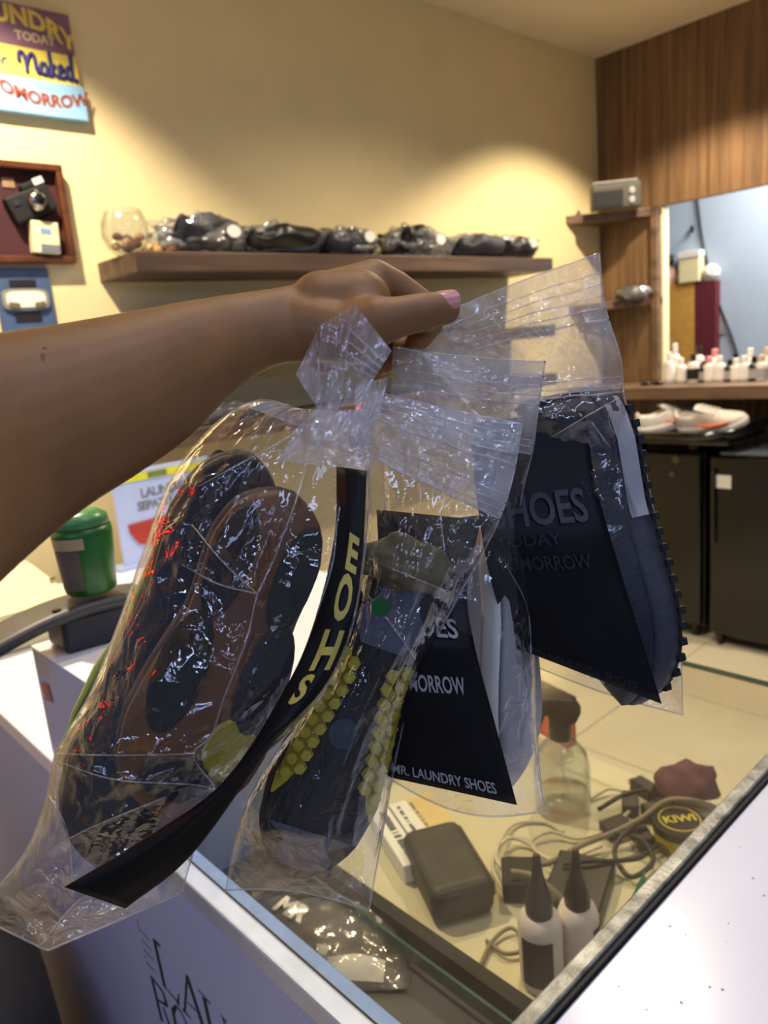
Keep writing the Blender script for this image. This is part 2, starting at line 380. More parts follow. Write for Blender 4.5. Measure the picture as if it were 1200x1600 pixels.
for nm, sts in STROKES.items():                                  # painted serif letters, stroke by stroke, on the panel face
    mb = MB()
    for (ax_, ay), (bx_, by), r0, r1 in sts:
        pa_ = ON(200+ax_/8, 1430+ay/8, 0, XC0); pb2 = ON(200+bx_/8, 1430+by/8, 0, XC0)
        mb.tube([tuple(pa_), tuple(pa_.lerp(pb2, .5)), tuple(pb2)], [r0*0.0019, (r0+r1)*0.00095, r1*0.0019], 8)
    mb.v = [(XC0-0.0003+(v[0]-XC0)*0.15, v[1], v[2]) for v in mb.v]
    mb.obj(nm, M_print if nm != 'small_script' else M_printg, case)

ct = thing('plain_counter', 'white topped counter stretch behind the display case', 'counter', (0.7, 1.5, 0))
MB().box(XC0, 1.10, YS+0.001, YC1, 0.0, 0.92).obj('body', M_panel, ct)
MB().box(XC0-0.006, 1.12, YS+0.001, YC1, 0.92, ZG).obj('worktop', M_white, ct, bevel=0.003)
wt = thing('white_worktop', 'glossy white worktop with water drops beside the display case', 'worktop', (0.9, 0.1, 0))
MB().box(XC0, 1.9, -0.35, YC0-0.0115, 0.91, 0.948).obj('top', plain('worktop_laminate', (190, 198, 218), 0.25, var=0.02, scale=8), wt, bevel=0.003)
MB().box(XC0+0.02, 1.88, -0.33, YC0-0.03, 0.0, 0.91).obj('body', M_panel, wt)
rd = random.Random(3); wd = MB()
for k in range(16):
    a = ON(rd.uniform(960, 1195), rd.uniform(1230, 1590), 2, 0.948)
    if a.y > YC0-0.03: continue
    r = rd.uniform(0.0006, 0.0016)
    wd.lathe([(r, 0), (r*0.9, r*0.35), (r*0.5, r*0.6), (r*0.05, r*0.65)], (a.x, a.y, 0.948), 10)
o = wd.obj('water_drops', M_clear, wt, smooth=True); o['kind'] = 'stuff'

# ------------------------------------------------------------------ back wall: signs, frame, board
def wall_M(x, z, y=YB): # local x -> +X, local y -> +Z, facing -Y
    M = Matrix((Vector((1, 0, 0)), Vector((0, 0, 1)), Vector((0, -1, 0)))).transposed().to_4x4(); M.translation = (x, y, z); return M
sg = thing('hand_lettered_sign', 'three painted planks sign lettered in yellow, blue and brown on the wall', 'sign', (0.87, YB, 2.18))
M_purple = plain('purple_paint', (126, 92, 112), 0.7); M_yel = plain('pale_yellow_paint', (236, 214, 98), 0.7); M_sky = plain('sky_blue_paint', (140, 186, 222), 0.7)
M_lety = plain('sign_yellow', (228, 200, 90), 0.6); M_letb = plain('sign_navy', (34, 40, 110), 0.6); M_letr = plain('sign_brown', (140, 64, 28), 0.6); M_letw = plain('sign_cream', (216, 190, 160), 0.6)
yp = YB-0.022
p1 = MB().box(0.70, 1.008, yp, YB-0.001, 2.352, 2.455).obj('plank', M_purple, sg, bevel=0.002)
p2 = MB().box(0.70, 1.010, yp, YB-0.001, 2.275, 2.352).obj('plank', M_yel, sg, bevel=0.002)
p3 = MB().box(0.70, 1.016, yp-0.006, YB-0.001, 2.186, 2.274).obj('plank', M_sky, sg, bevel=0.002)
flat_text('LAUNDRY', 0.060, wall_M(0.873, 2.424, yp-0.001), M_lety, p1, bold=0.0025, warp=lambda v: Vector((v.x, v.y-1.15*max(0, v.x)**2*2.2, 0)), spacing=1.02)
flat_text('TODAY', 0.030, wall_M(0.905, 2.378, yp-0.001), M_letw, p1, bold=0.0012)
flat_text('TOMORROW', 0.043, wall_M(0.893, 2.232, yp-0.007), M_letr, p3, bold=0.0018, warp=lambda v: Vector((v.x, v.y+1.6*(v.x-0.02)**2-0.008, 0)), spacing=0.98)
scr = [[(0,.45),(.02,.75),(.10,.8),(.15,.62),(.16,.35),(.15,.12)],[(.15,.3),(.22,.62),(.32,.8),(.38,.66),(.38,.34),(.43,.15)],
       [(.62,.5),(.55,.55),(.49,.42),(.49,.22),(.55,.14),(.62,.28),(.64,.5),(.63,.2),(.69,.14)],
       [(.74,.95),(.74,.5),(.73,.12)],[(.74,.34),(.84,.55)],[(.75,.36),(.82,.2),(.90,.12)],
       [(.92,.32),(1.02,.42),(1.0,.55),(.94,.5),(.92,.28),(.98,.12),(1.07,.2)],
       [(1.24,.5),(1.17,.54),(1.11,.42),(1.11,.22),(1.17,.12),(1.24,.28)],[(1.26,.98),(1.25,.5),(1.25,.2),(1.30,.1),(1.36,.16)]]
mb = MB()
for st in scr:
    pts = cr(st, 14); mb.tube([(0.852+0.112*q[0], yp-0.001, 2.279+0.074*q[1]) for q in pts], 0.0054, 6)
mb.obj('lettering', M_letb, p2, smooth=True)
flat_text('or', 0.04, wall_M(0.80, 2.312, yp-0.001), M_letb, p2, bold=0.001, shear=0.3)

fr = thing('shadow_box_frame', 'wooden shadow box frame with maroon backing on the cream wall', 'frame', (0.80, YB, 1.80))
FX0, FX1, FZ0, FZ1 = 0.60, 0.915, 1.803, 2.062
for nm, b in (('rail', (FX0, FX1, FZ0, FZ0+0.018)), ('rail', (FX0, FX1, FZ1-0.018, FZ1)), ('stile', (FX0, FX0+0.018, FZ0+0.018, FZ1-0.018)), ('stile', (FX1-0.018, FX1, FZ0+0.018, FZ1-0.018))):
    MB().box(b[0], b[1], YB-0.035, YB-0.001, b[2], b[3]).obj(nm, wood('frame_wood', (66, 34, 18), (100, 54, 28), (8, 8, 8)) if 'frame_wood' not in MATS else MATS['frame_wood'], fr, bevel=0.003)
MB().box(FX0+0.018, FX1-0.018, YB-0.008, YB-0.001, FZ0+0.018, FZ1-0.018).obj('backing', plain('backing_maroon', (66, 26, 32), 0.8), fr)
MB().tube([(0.76, YB-0.012, FZ1-0.001), (0.765, YB-0.006, FZ1+0.008), (0.77, YB-0.012, FZ1-0.001)], 0.0018, 6).obj('hanger', M_steel, fr)
MB().box(ON(0, 280, 1, YB).x, ON(19, 280, 1, YB).x, YB-0.011, YB-0.008, ON(10, 294, 1, YB).z, ON(10, 279, 1, YB).z).obj('name_plate', plain('tan_plate', (150, 120, 86), 0.6), fr)
def rot_wall(c, deg): 
    return Matrix.Translation(c) @ Matrix.Rotation(math.radians(deg), 4, 'Y') @ Matrix.Rotation(0, 4, 'X')
cp = ON(48, 318, 1, YB-0.03)
pc = thing('film_camera', 'black compact film camera tilted inside the shadow box frame', 'camera', cp)
R = Matrix.Translation(cp) @ Matrix.Rotation(math.radians(-22), 4, 'Y')
MB().box(-0.062, 0.062, -0.012, 0.02, -0.036, 0.034, R).obj('body', M_dark, pc, bevel=0.006)
MB().box(-0.005, 0.050, -0.010, 0.018, 0.034, 0.050, R).obj('viewfinder_hump', M_dark, pc, bevel=0.004)
RX = R @ Matrix.Rotation(PI/2, 4, 'X')
MB().lathe([(0.026, 0.0), (0.027, 0.016), (0.020, 0.022), (0.018, 0.030), (0.012, 0.029)], (0.012, 0.0, 0.010), 24, RX).obj('lens', M_steel, pc, smooth=True)
MB().lathe([(0.014, 0.0), (0.008, 0.003)], (0.012, 0.0, 0.0395), 20, RX).obj('lens_glass', M_blackg, pc, smooth=True)
MB().box(0.030, 0.058, -0.014, -0.011, 0.036, 0.052, R).obj('flash', M_paper, pc)
MB().box(-0.050, -0.030, -0.015, -0.011, 0.006, 0.020, R).obj('window', M_steel, pc)
sp = ON(70, 372, 1, YB-0.03)
wdv = thing('white_film_box', 'small white device with grey slot inside the shadow box frame', 'device', sp)
R = Matrix.Translation(sp) @ Matrix.Rotation(math.radians(4), 4, 'Y')
MB().box(-0.036, 0.036, -0.012, 0.02, -0.042, 0.042, R).obj('body', M_cream, wdv, bevel=0.003)
MB().box(-0.016, 0.034, -0.014, -0.011, -0.040, -0.018, R).obj('slot', M_printg, wdv)
MB().box(-0.014, 0.014, -0.0135, -0.011, 0.010, 0.024, R).obj('label', plain('blue_label', (120, 160, 210), 0.5), wdv)
bd = thing('blue_wall_board', 'slate blue board with an oval badge hanging under the frame', 'board', (0.8, YB, 1.5))
b0 = ON(70, 420, 1, YB); b1 = ON(85, 540, 1, YB)
MB().box(b0.x-0.145, b0.x+0.004, YB-0.012, YB-0.001, b1.z-0.06, b0.z).obj('panel', plain('slate_blue_paint', (72, 92, 128), 0.5), bd, bevel=0.002)
bc = ON(40, 468, 1, YB-0.014)
n_ = 28; poly = []
for i in range(n_):
    a = 2*PI*i/n_; ca, sa = math.cos(a), math.sin(a)
    poly.append((0.062*math.copysign(abs(ca)**0.45, ca), 0.029*math.copysign(abs(sa)**0.5, sa)))
MB().prism(poly, 0, 0.006, wall_M(bc.x, bc.z, bc.y)).obj('badge', plain('badge_grey', (138, 140, 128), 0.4), bd)
MB().prism([(x*0.84, y*0.74) for x, y in poly], 0.006, 0.009, wall_M(bc.x, bc.z, bc.y)).obj('badge_face', M_paper, bd)
for sx in (-1, 1):
    MB().prism([(sx*0.020, -0.020), (sx*0.048, -0.020), (sx*0.048, -0.006), (sx*0.020, -0.010)][::sx], 0.009, 0.011, wall_M(bc.x, bc.z, bc.y)).obj('badge_notch', M_khaki, bd)
MB().box(bc.x-0.035, bc.x+0.035, bc.y-0.001, bc.y, bc.z+0.034, bc.z+0.052).box(bc.x-0.035, bc.x+0.035, bc.y-0.001, bc.y, bc.z-0.058, bc.z-0.036).obj('dark_band', M_dark, bd)

# ------------------------------------------------------------------ wall shelves
for i, (z0, z1, x0, x1, yf, lab) in enumerate([(1.752, 1.806, 0.985, 2.92, 2.0, 'long dark wood wall shelf carrying the bagged shoes and glass bowl'),
        (1.475, 1.525, 0.985, 2.92, 2.0, 'middle dark wood wall shelf behind the raised arm'), (1.262, 1.312, 0.985, 2.92, 2.0, 'lowest wood wall shelf seen under the forearm')]):
    tag(MB().box(x0, x1, yf, YB, z0, z1).obj('wall_shelf', M_shelfw, bevel=0.002), lab, 'shelf')

# ------------------------------------------------------------------ shoes
def wid(t):  return float(np.interp(t, [0, .03, .08, .18, .38, .58, .72, .85, .93, .975, 1], [.004, .018, .028, .034, .031, .040, .044, .039, .028, .015, .003]))
def hei(t):  return float(np.interp(t, [0, .02, .10, .22, .34, .42, .55, .68, .82, .93, 1], [.050, .066, .070, .060, .062, .074, .060, .047, .038, .026, .010]))
def outline(s=1.0, n=30):
    ts = [0.5-0.5*math.cos(PI*i/n) for i in range(n+1)]
    return [(t*0.28, -wid(t)*s) for t in ts]+[(t*0.28, wid(t)*s) for t in ts[::-1][1:-1]]
def spring(x): t = x/0.28; return 0.016*max(0, (t-0.72)/0.28)**2+0.004*max(0, (0.1-t)/0.1)
def make_shoe(name, label, group, mats, detail=True, cuts=24):
    up_m, mid_m, out_m, lace_m, in_m = mats
    t = thing(name, label, 'shoe', (0, 0, 0), group)
    def levels(lv, nm, mt):
        mb = MB(); ol = outline(1.0); n = len(ol); vs = []; fs = []
        for s, z in lv: vs += [((x-0.14)*(1+(s-1)*0.35)+0.14, y*s, z+spring(x)) for x, y in ol]
        for j in range(len(lv)-1):
            fs += [(j*n+i, j*n+(i+1) % n, (j+1)*n+(i+1) % n, (j+1)*n+i) for i in range(n)]
        half = n//2
        for base, flip in ((0, True), ((len(lv)-1)*n, False)):
            for i in range(half):
                a, b, c, d = base+i, base+(i+1), base+(n-i-1) % n, base+(n-i) % n
                q = [a, b, c] if d == a else [a, b, c, d]
                if len(set(q)) >= 3: fs.append(tuple(dict.fromkeys(q[::-1] if flip else q)))
        mb.add(vs, fs); return mb.obj(nm, mt, t, smooth=True, local=True)
    levels([(0.90, 0.0), (1.0, 0.003), (1.02, 0.008)], 'outsole', out_m)
    levels([(1.02, 0.008), (1.06, 0.016), (1.04, 0.026), (1.0, 0.030)], 'midsole', mid_m)
    def upf(u, v):
        tt = 0.5-0.5*math.cos(PI*(0.012+0.976*u)); wv = wid(tt)*0.99; hv = hei(tt)
        th = PI*v; y = -math.cos(th); z = abs(math.sin(th))**0.62
        k = max(0, 1-abs(y)/0.80); k = min(1, k*4.0); dep = k*k*(3-2*k)*float(np.interp(tt, [.04, .09, .34, .43], [0, 1, 1, 0]))
        z = z*hv*(1-0.72*dep)
        return (tt*0.28, y*wv*(1-0.10*min(1, z/0.07)), 0.027+z+spring(tt*0.28)*0.8)
    MB().grid(upf, cuts, 18).obj('upper', up_m, t, smooth=True, local=True)
    MB().grid(lambda u, v: (0.018+0.095*u, (v-0.5)*0.046*(1-0.3*abs(u-0.5)), 0.050+0.004*u), 6, 4).obj('insole', in_m, t, smooth=True, local=True)
    if detail:
        MB().grid(lambda u, v: (0.100+0.075*u, (v-0.5)*0.046, 0.108-0.030*u-0.10*(v-0.5)**2*0.3), 6, 5).obj('tongue', up_m, t, smooth=True, local=True)
        for k in range(5):
            x = 0.118+0.014*k; z = 0.027+hei(x/0.28)+0.002; wv = 0.026+0.001*k
            pts = [(x-0.004, -wv, z-0.012), (x, -wv*0.6, z-0.001), (x+0.002, 0, z+0.003), (x, wv*0.6, z-0.001), (x-0.004, wv, z-0.012)]
            MB().tube(pts, 0.0026, 6).obj('lace', lace_m, t, smooth=True, local=True)
        MB().grid(lambda u, v: (0.002+0.006*v*v, (u-0.5)*0.03, 0.035+0.055*v), 4, 5).obj('heel_tab', mid_m, t, smooth=True, local=True)
    return t
def put(o, p, xd, zd, s=1.0):
    o.matrix_world = frame(p, xd, zd) @ Matrix.Diagonal((s, s, s, 1)); return o

# ---- pairs in clear bags on the top wall shelf
proto = make_shoe('bagged_sneaker', 'x', 'bagged shoes on the long wall shelf', (M_charcoal, M_dark, M_dark, M_paper, M_dark), detail=False, cuts=16)
proto2 = make_shoe('bagged_sneaker', 'x', 'bagged shoes on the long wall shelf', (M_black, M_charcoal, M_dark, M_paper, M_dark), detail=False, cuts=16)
def crumple(c, rx, ry, rz, seed, name, label, group):
    def fn(u, v):
        th = PI*v; ph = 2*PI*u
        d = Vector((math.cos(ph)*math.sin(th), math.sin(ph)*math.sin(th), math.cos(th)))
        vv = noise.voronoi(d*3.4+Vector((0, seed*3.1, 0)))[0]; k = 0.86+0.34*noise.noise(d*2.2+Vector((seed*7.3, 0, 0)))+0.42*min(0.55, vv[1]-vv[0])+0.10*noise.noise(d*7+Vector((0, 0, seed)))
        z = max(-0.98, d.z*k)
        return (c[0]+rx*d.x*k, c[1]+ry*d.y*k, c[2]+rz*(z))
    o = MB().grid(fn, 64, 36, True).obj(name, M_filmbg, None, smooth=True); return tag(o, label, 'plastic bag', group)
spots = [(1.255, 0.3, 'dark pair', 0), (1.50, -0.1, '', 1), (1.80, 0.15, '', 0), (2.16, 0.35, '', 1), (2.46, -0.1, '', 0), (2.74, 0.1, '', 1)]
places = ['nearest the glass bowl', 'second from the glass bowl', 'third from the glass bowl', 'fourth from the glass bowl', 'next to the last one', 'at the wood wall end']
first = {0: True, 1: True}
for i, (x, a, _, k) in enumerate(spots):
    src = proto if k == 0 else proto2
    for j in range(2):
        if first[k]: s = src; first[k] = False
        else: s = dup(src)
        s['label'] = '%s sneaker, %s in the shelf bag %s' % (('grey', 'black')[k], ('front', 'back')[j], places[i])
        dirx = Vector((math.cos(a+0.5*j), 0.35*math.sin(a*3+j*2), 0.10-0.06*j))
        put(s, (x-0.12+0.02*j, 2.07+0.085*j, 1.812+0.012*j+(0.03 if i in (0, 3) and j == 0 else 0)), dirx, (0, -0.75+1.0*j, 0.8), 0.98)
    b = crumple((x+0.01, 2.115, 1.858), 0.155, 0.10, 0.052+0.018*(i in (0, 3)), i+1, 'clear_shoe_bag', 'crumpled clear shoe bag on the shelf, %s' % places[i], 'clear bags on the long wall shelf')
    q = Vector((x+0.06, 2.012, 1.868))
    st = MB(); st.lathe([(0.018, 0), (0.018, 0.002)], (0, 0, 0), 14, Matrix.Translation(q) @ Matrix.Rotation(PI/2, 4, 'X'), 1.3, 1.0).obj('sticker', M_paper, b)
# ---- a few shoes on the middle shelf
for i, x in enumerate((1.16, 1.42, 2.30)):
    s = dup(proto2); s['label'] = ['black sneaker on the middle wall shelf above the arm, left end', 'black sneaker on the middle wall shelf just above the wrist', 'black sneaker on the middle wall shelf behind the bag tops'][i]
    s['group'] = 'shoes on the middle wall shelf'; put(s, (x-0.14, 2.10, 1.527), (1, 0.1, 0), (0, 0, 1), 1.0)
s = crumple((1.20, 2.10, 1.345), 0.14, 0.08, 0.035, 19, 'clear_shoe_bag', 'flat crumpled clear bag on the lowest wall shelf', 'clear bags on the wall shelves')

# ---- glass bowl with dried pods
gp = ON(200, 392, 1, 2.10); gp.z = 1.808
gb = thing('glass_bowl', 'round clear glass bowl at the left end of the long wall shelf', 'bowl', gp)
MB().lathe([(0.030, 0.0), (0.052, 0.018), (0.066, 0.05), (0.064, 0.085), (0.050, 0.118), (0.046, 0.122), (0.048, 0.116), (0.060, 0.084), (0.062, 0.05), (0.048, 0.02), (0.02, 0.006)], gp, 32).obj('vessel', M_clear, gb, smooth=True)
rd = random.Random(5); pm = [plain('pod_brown', (92, 58, 30), 0.8), plain('pod_tan', (176, 132, 82), 0.8)]
pl = [(rd.uniform(-0.035, 0.035), rd.uniform(-0.035, 0.035), 0.022+0.012*(k % 3)) for k in range(9)]+[(0.07, -0.03, 0.010), (0.095, -0.02, 0.010), (0.06, 0.01, 0.012), (0.115, -0.035, 0.010)]
words = 'first second third fourth fifth sixth seventh eighth ninth'.split()
for k, q in enumerate(pl):
    mb = MB(); rr = rd.uniform(0.013, 0.019)
    mb.lathe([(rr*0.2, -rr*0.8), (rr*0.8, -rr*0.5), (rr, 0), (rr*0.7, rr*0.6), (rr*0.15, rr*0.9)], (gp.x+q[0], gp.y+q[1], gp.z+q[2]), 9, None, 1.2, 0.9)
    tag(mb.obj('dried_pod', pm[k % 2], None, smooth=True), 'small dried pod heaped inside the glass bowl' if k < 9 else 'dried pod lying on the shelf beside the glass bowl', 'dried pod', 'dried pods in the bowl' if k < 9 else 'dried pods beside the bowl')

# ------------------------------------------------------------------ corner shelves, radio, wooden counter, bottles
for z0, z1, lab in ((2.003, 2.043, 'triangular wooden corner shelf holding the radio'), (1.578, 1.614, 'triangular wooden corner shelf under the radio shelf')):
    tag(MB().prism([(3.40, YB), (XW-0.002, 1.895), (XW-0.002, YB)], z0, z1).obj('corner_shelf', M_cornerw, bevel=0.002), lab, 'shelf')
tag(MB().box(XW-0.045, XW-0.001, 1.905, 1.935, ZC, ZO+0.0).obj('trim_1', M_cornerw), 'vertical wood post beside the hatch', None, None, 'structure')
rp = ON(962, 322, 0, 3.52); rp.z = 2.044
rad = thing('portable_radio', 'grey green portable radio on the corner shelf', 'radio', rp)
Rr = Matrix.Translation(rp) @ Matrix.Rotation(math.radians(-48), 4, 'Z') @ Matrix.Diagonal((0.8, 0.8, 0.9, 1))
MB().box(-0.145, 0.145, -0.04, 0.04, 0, 0.125, Rr).obj('body', plain('radio_shell', (72, 70, 58), 0.5), rad, bevel=0.006)
MB().box(-0.135, 0.035, -0.046, -0.038, 0.012, 0.092, Rr).obj('speaker_grille', M_dark, rad)
for zz in (0.035, 0.082):
    MB().lathe([(0.018, 0.0), (0.018, 0.010), (0.012, 0.012)], (0.088, zz, 0.040), 16, Rr @ Matrix.Rotation(PI/2, 4, 'X')).obj('dial', M_greyw, rad)
MB().tube([tuple(Rr @ Vector(q)) for q in ((-0.13, 0, 0.12), (-0.13, 0, 0.14), (0.13, 0, 0.14), (0.13, 0, 0.12))], 0.005, 8).obj('handle', M_greyw, rad)
def lump(name, label, cat, p, r, mat, seed, flat=0.5):
    def fn(u, v):
        th = PI*v; ph = 2*PI*u; d = Vector((math.cos(ph)*math.sin(th), math.sin(ph)*math.sin(th), math.cos(th)))
        k = 1+0.3*noise.noise(d*2+Vector((seed, 0, 0))); return (p[0]+r[0]*d.x*k, p[1]+r[1]*d.y*k, p[2]+r[2]*max(-0.9, d.z*k))
    return tag(MB().grid(fn, 24, 12, True).obj(name, mat, None, smooth=True), label, cat)
lump('wrapped_pouch', 'black pouch in clear wrap on the lower corner shelf', 'pouch', (3.60, 2.02, 1.640), (0.07, 0.07, 0.03), M_blackg, 2.0)
lump('crumpled_wrap', 'crumpled clear wrap over the pouch on the corner shelf', 'plastic wrap', (3.61, 2.0, 1.645), (0.085, 0.085, 0.042), M_filmbg, 4.0)

wc = thing('wooden_counter', 'brown wooden ledge counter below the hatch', 'counter', (3.5, 1.2, ZC))
MB().box(3.36, XW-0.001, 0.2, YB-0.001, ZC-0.055, ZC).obj('top', M_cornerw, wc, bevel=0.002)
rd = random.Random(11)
bx = [(1046, 40, .150, 'w'), (1064, 34, .12, 'w'), (1083, 36, .135, 'b'), (1100, 30, .10, 'k'), (1108, 28, .12, 'p'), (1124, 32, .12, 'w'), (1140, 26, .10, 'k'), (1150, 28, .105, 'w'), (1163, 28, .115, 'w'), (1178, 26, .11, 'k'), (1190, 30, .115, 'o')]
cols = {'w': M_paper, 'b': plain('amber_glass', (58, 36, 22), 0.15), 'k': M_blackg, 'p': plain('pink_label', (226, 150, 150), 0.6), 'o': plain('beige_label', (214, 180, 140), 0.6)}
desc = {'w': 'white labelled bottle', 'b': 'dark amber bottle with cream cap', 'k': 'small black bottle', 'p': 'bottle with pink cap', 'o': 'bottle with beige cap'}
ords = ['first', 'second', 'third', 'fourth', 'fifth', 'sixth', 'seventh', 'eighth', 'ninth', 'tenth', 'eleventh']
for row, (xx, dz) in enumerate(((3.60, 0.0), (3.685, 0.03))):
    for k, (pxx, wpx, hh, c) in enumerate(bx if row == 0 else bx[::2]):
        p = ON(pxx+(9 if row else 0), 594, 0, xx); p.z = ZC; r = 0.025+0.002*(k % 3); hh = hh*(1.0 if row == 0 else 1.25)
        bt = thing('counter_bottle', '%s, %s from the post in the %s row' % (desc[c], ords[k], ('front', 'back')[row]), 'bottle', p, 'bottles on the wooden counter')
        MB().lathe([(r*0.95, 0), (r, 0.004), (r, hh*0.62), (r*0.8, hh*0.70), (r*0.42, hh*0.74), (r*0.42, hh*0.78)], p, 16).obj('body', M_black if c == 'k' else M_offwhite, bt, smooth=True)
        MB().lathe([(r*0.5, hh*0.77), (r*0.5, hh*0.98), (r*0.42, hh)], p, 14).obj('cap', cols[c] if c != 'w' else M_paper, bt)
        MB().lathe([(r*1.02, hh*0.12), (r*1.02, hh*0.5)], p, 16).obj('label_band', M_paper if c in 'wp' else (M_dark if c == 'b' else M_greyw), bt)
sgp = ON(1018, 590, 0, 3.50); sgp.z = ZC
sgl = thing('dark_glasses', 'dark folded glasses lying on the wooden counter', 'glasses', sgp)
for dy in (-0.03, 0.03):
    MB().lathe([(0.026, 0), (0.028, 0.012), (0.02, 0.016)], (sgp.x, sgp.y+dy, sgp.z), 16, None, 0.6, 1.0).obj('lens', M_blackg, sgl, smooth=True)
MB().tube([(sgp.x, sgp.y-0.06, sgp.z+0.01), (sgp.x+0.05, sgp.y-0.03, sgp.z+0.012), (sgp.x+0.05, sgp.y+0.05, sgp.z+0.012)], 0.003, 6).obj('temple', M_black, sgl)

# ---- beyond the hatch
XF = 4.6
def far_box(name, label, cat, x0, x1, y0, y1, mat, dep=0.05, X=XF):
    a = ON(x0, y0, 0, X); b = ON(x1, y1, 0, X)
    return tag(MB().box(X-0.001, X+dep, min(a.y, b.y), max(a.y, b.y), min(a.z, b.z), max(a.z, b.z)).obj(name, mat, None, bevel=0.003), label, cat)
ya, yb_, yc = ON(1036, 440, 0, 4.555).y, ON(1085, 440, 0, 4.555).y, ON(1118, 440, 0, 4.555).y
cbn = thing('cabinet', 'ochre and maroon cabinet in the room beyond the hatch', 'cabinet', (4.5, 2.1, 0))
MB().box(4.555, 4.619, yb_, ya+0.35, 0.0, 1.705).obj('ochre_side', M_ochre, cbn)
MB().box(4.555, 4.619, yc, yb_-0.002, 0.0, 1.700).obj('maroon_side', M_maroon, cbn)
pa, pb = ON(1060, 0, 0, 4.45).y, ON(1094, 0, 0, 4.45).y
pa, pb = ON(1060, 420, 0, 4.54).y, ON(1092, 420, 0, 4.54).y
cb = thing('carton', 'cream carton standing on the cabinet beyond the hatch', 'carton', (4.5, (pa+pb)/2, 1.706))
MB().box(4.54, 4.61, pb, pa, 1.706, 1.880).obj('body', M_cream, cb, bevel=0.004)
MB().box(4.535, 4.612, pb-0.004, pa+0.004, 1.845, 1.884).obj('lid', M_paper, cb, bevel=0.003)
lump('pink_cloth', 'folded pale pink cloth on the cabinet beyond the hatch', 'cloth', (4.575, ya-0.0, 1.755), (0.035, 0.085, 0.06), plain('pale_pink', (226, 176, 160), 0.8), 3.0)
lump('black_bundle', 'small black bundle resting on the pink cloth', 'bundle', (4.58, ya-0.01, 1.85), (0.03, 0.05, 0.04), M_dark, 6.0)
lump('white_bag', 'small white paper bundle beside the cream carton', 'bundle', (4.575, yc+0.035, 1.745), (0.03, 0.05, 0.05), M_paper, 8.0)
pts = [ON(1088, 300, 0, 4.61), ON(1100, 390, 0, 4.61), ON(1122, 470, 0, 4.61), ON(1152, 555, 0, 4.61), ON(1160, 640, 0, 4.61)]
tag(MB().tube([tuple(p) for p in cr([tuple(p) for p in pts], 30)], 0.006, 8).obj('wall_cable', M_dark), 'dark cable hanging down the blue wall', 'cable')
tag(MB().tube([tuple(ON(1081, 355, 0, 4.615)), tuple(ON(1082, 362, 0, 4.59))], [0.012, 0.008], 8).obj('wall_hook', M_dark), 'small dark hook on the blue wall', 'hook')
far_box('wall_note', 'small grey paper note on the blue wall beside the cabinet', 'note', 1120, 1132, 488, 522, M_greyw, 0.004, 4.612)

# ------------------------------------------------------------------ fridges, tray, sneakers
def fridge(label, y0, y1, xf, z1, sticker, name='mini_fridge'):
    t = thing(name, label, 'fridge', (3.5, (y0+y1)/2, 0))
    MB().box(xf+0.05, XW-0.01, y0, y1, 0.03, z1).obj('cabinet', M_fridge, t, bevel=0.008)
    MB().box(xf, xf+0.045, y0, y1, 0.06, z1-0.004).obj('door', M_fridge, t, bevel=0.012)
    MB().box(xf-0.018, xf, y1-0.03, y1-0.012, z1-0.40, z1-0.06).obj('handle', M_blackg, t, bevel=0.004)
    for yy in (y0+0.03, y1-0.05): MB().box(xf+0.02, xf+0.06, yy, yy+0.02, 0.0, 0.06).obj('foot', M_black, t)
    return t
f1 = fridge('black mini fridge under the sneaker tray', 1.535, 2.05, 3.34, 0.90, None)
f2 = fridge('black mini fridge with a square white sticker on its door', 0.93, 1.475, 3.30, 0.90, None)
sa = ON(1120, 742, 0, 3.298); sb = ON(1142, 764, 0, 3.298)
MB().box(3.2975, 3.2995, sb.y, sa.y, sb.z, sa.z).obj('sticker', M_paper, f2)
for yy, zz, r in ((1056, 718, 0.018), (1050, 741, 0.013)):
    q = ON(yy, zz, 0, 3.338); MB().lathe([(r, 0), (r, 0.003)], (0, 0, 0), 16, Matrix.Translation(q) @ Matrix.Rotation(-PI/2, 4, 'Y')).obj('round_sticker', M_khaki, f1)
tag(MB().prism([(3.30, 0.95), (3.60, 0.95), (3.60, 1.43), (3.30, 1.43)], 0.902, 0.916).obj('grey_slab', plain('lid_grey', (86, 94, 104), 0.15), None, bevel=0.004), 'grey glossy lid lying on the stickered fridge', 'lid')
tag(MB().box(3.55, 3.572, 1.10, 1.30, 0.917, 1.10).obj('grey_board', plain('board_grey', (70, 68, 66), 0.5), None, bevel=0.003), 'dark grey board leaning above the stickered fridge', 'board')
tr = thing('sneaker_tray', 'glossy black tray with raised rim carrying two sneakers', 'tray', (3.45, 1.65, 0.905))
MB().box(3.22, 3.62, 1.36, 2.02, 0.955, 0.975).obj('floor_plate', M_blackg, tr, bevel=0.006)
MB().tube([(3.23, 2.02, 0.99), (3.22, 1.50, 0.99), (3.25, 1.37, 1.00), (3.40, 1.34, 1.01), (3.60, 1.35, 1.01)], 0.020, 12).obj('rim', M_blackg, tr, smooth=True)
for yy in (1.60, 1.95): MB().box(3.40, 3.60, yy-0.02, yy+0.02, 0.902, 0.956).obj('riser', M_black, tr)
snk = make_shoe('sneaker', 'cream sneaker with orange stripe on the black tray', 'sneakers on the black tray', (M_offwhite, M_paper, M_greyw, M_paper, M_khaki))
MB().tube([(0.10, -0.0455, 0.045), (0.16, -0.0475, 0.036), (0.23, -0.0455, 0.046)], [0.003, 0.007, 0.004], 8).obj('stripe', M_orange, snk, smooth=True, local=True)
snk2 = dup(snk, 'cream sneaker behind the orange-striped one, heel towards the bags')
put(snk, ON(1062, 660, 0, 3.40)*1.0, (-0.10, -1, 0.10), (-0.35, 0, 1), 1.2)
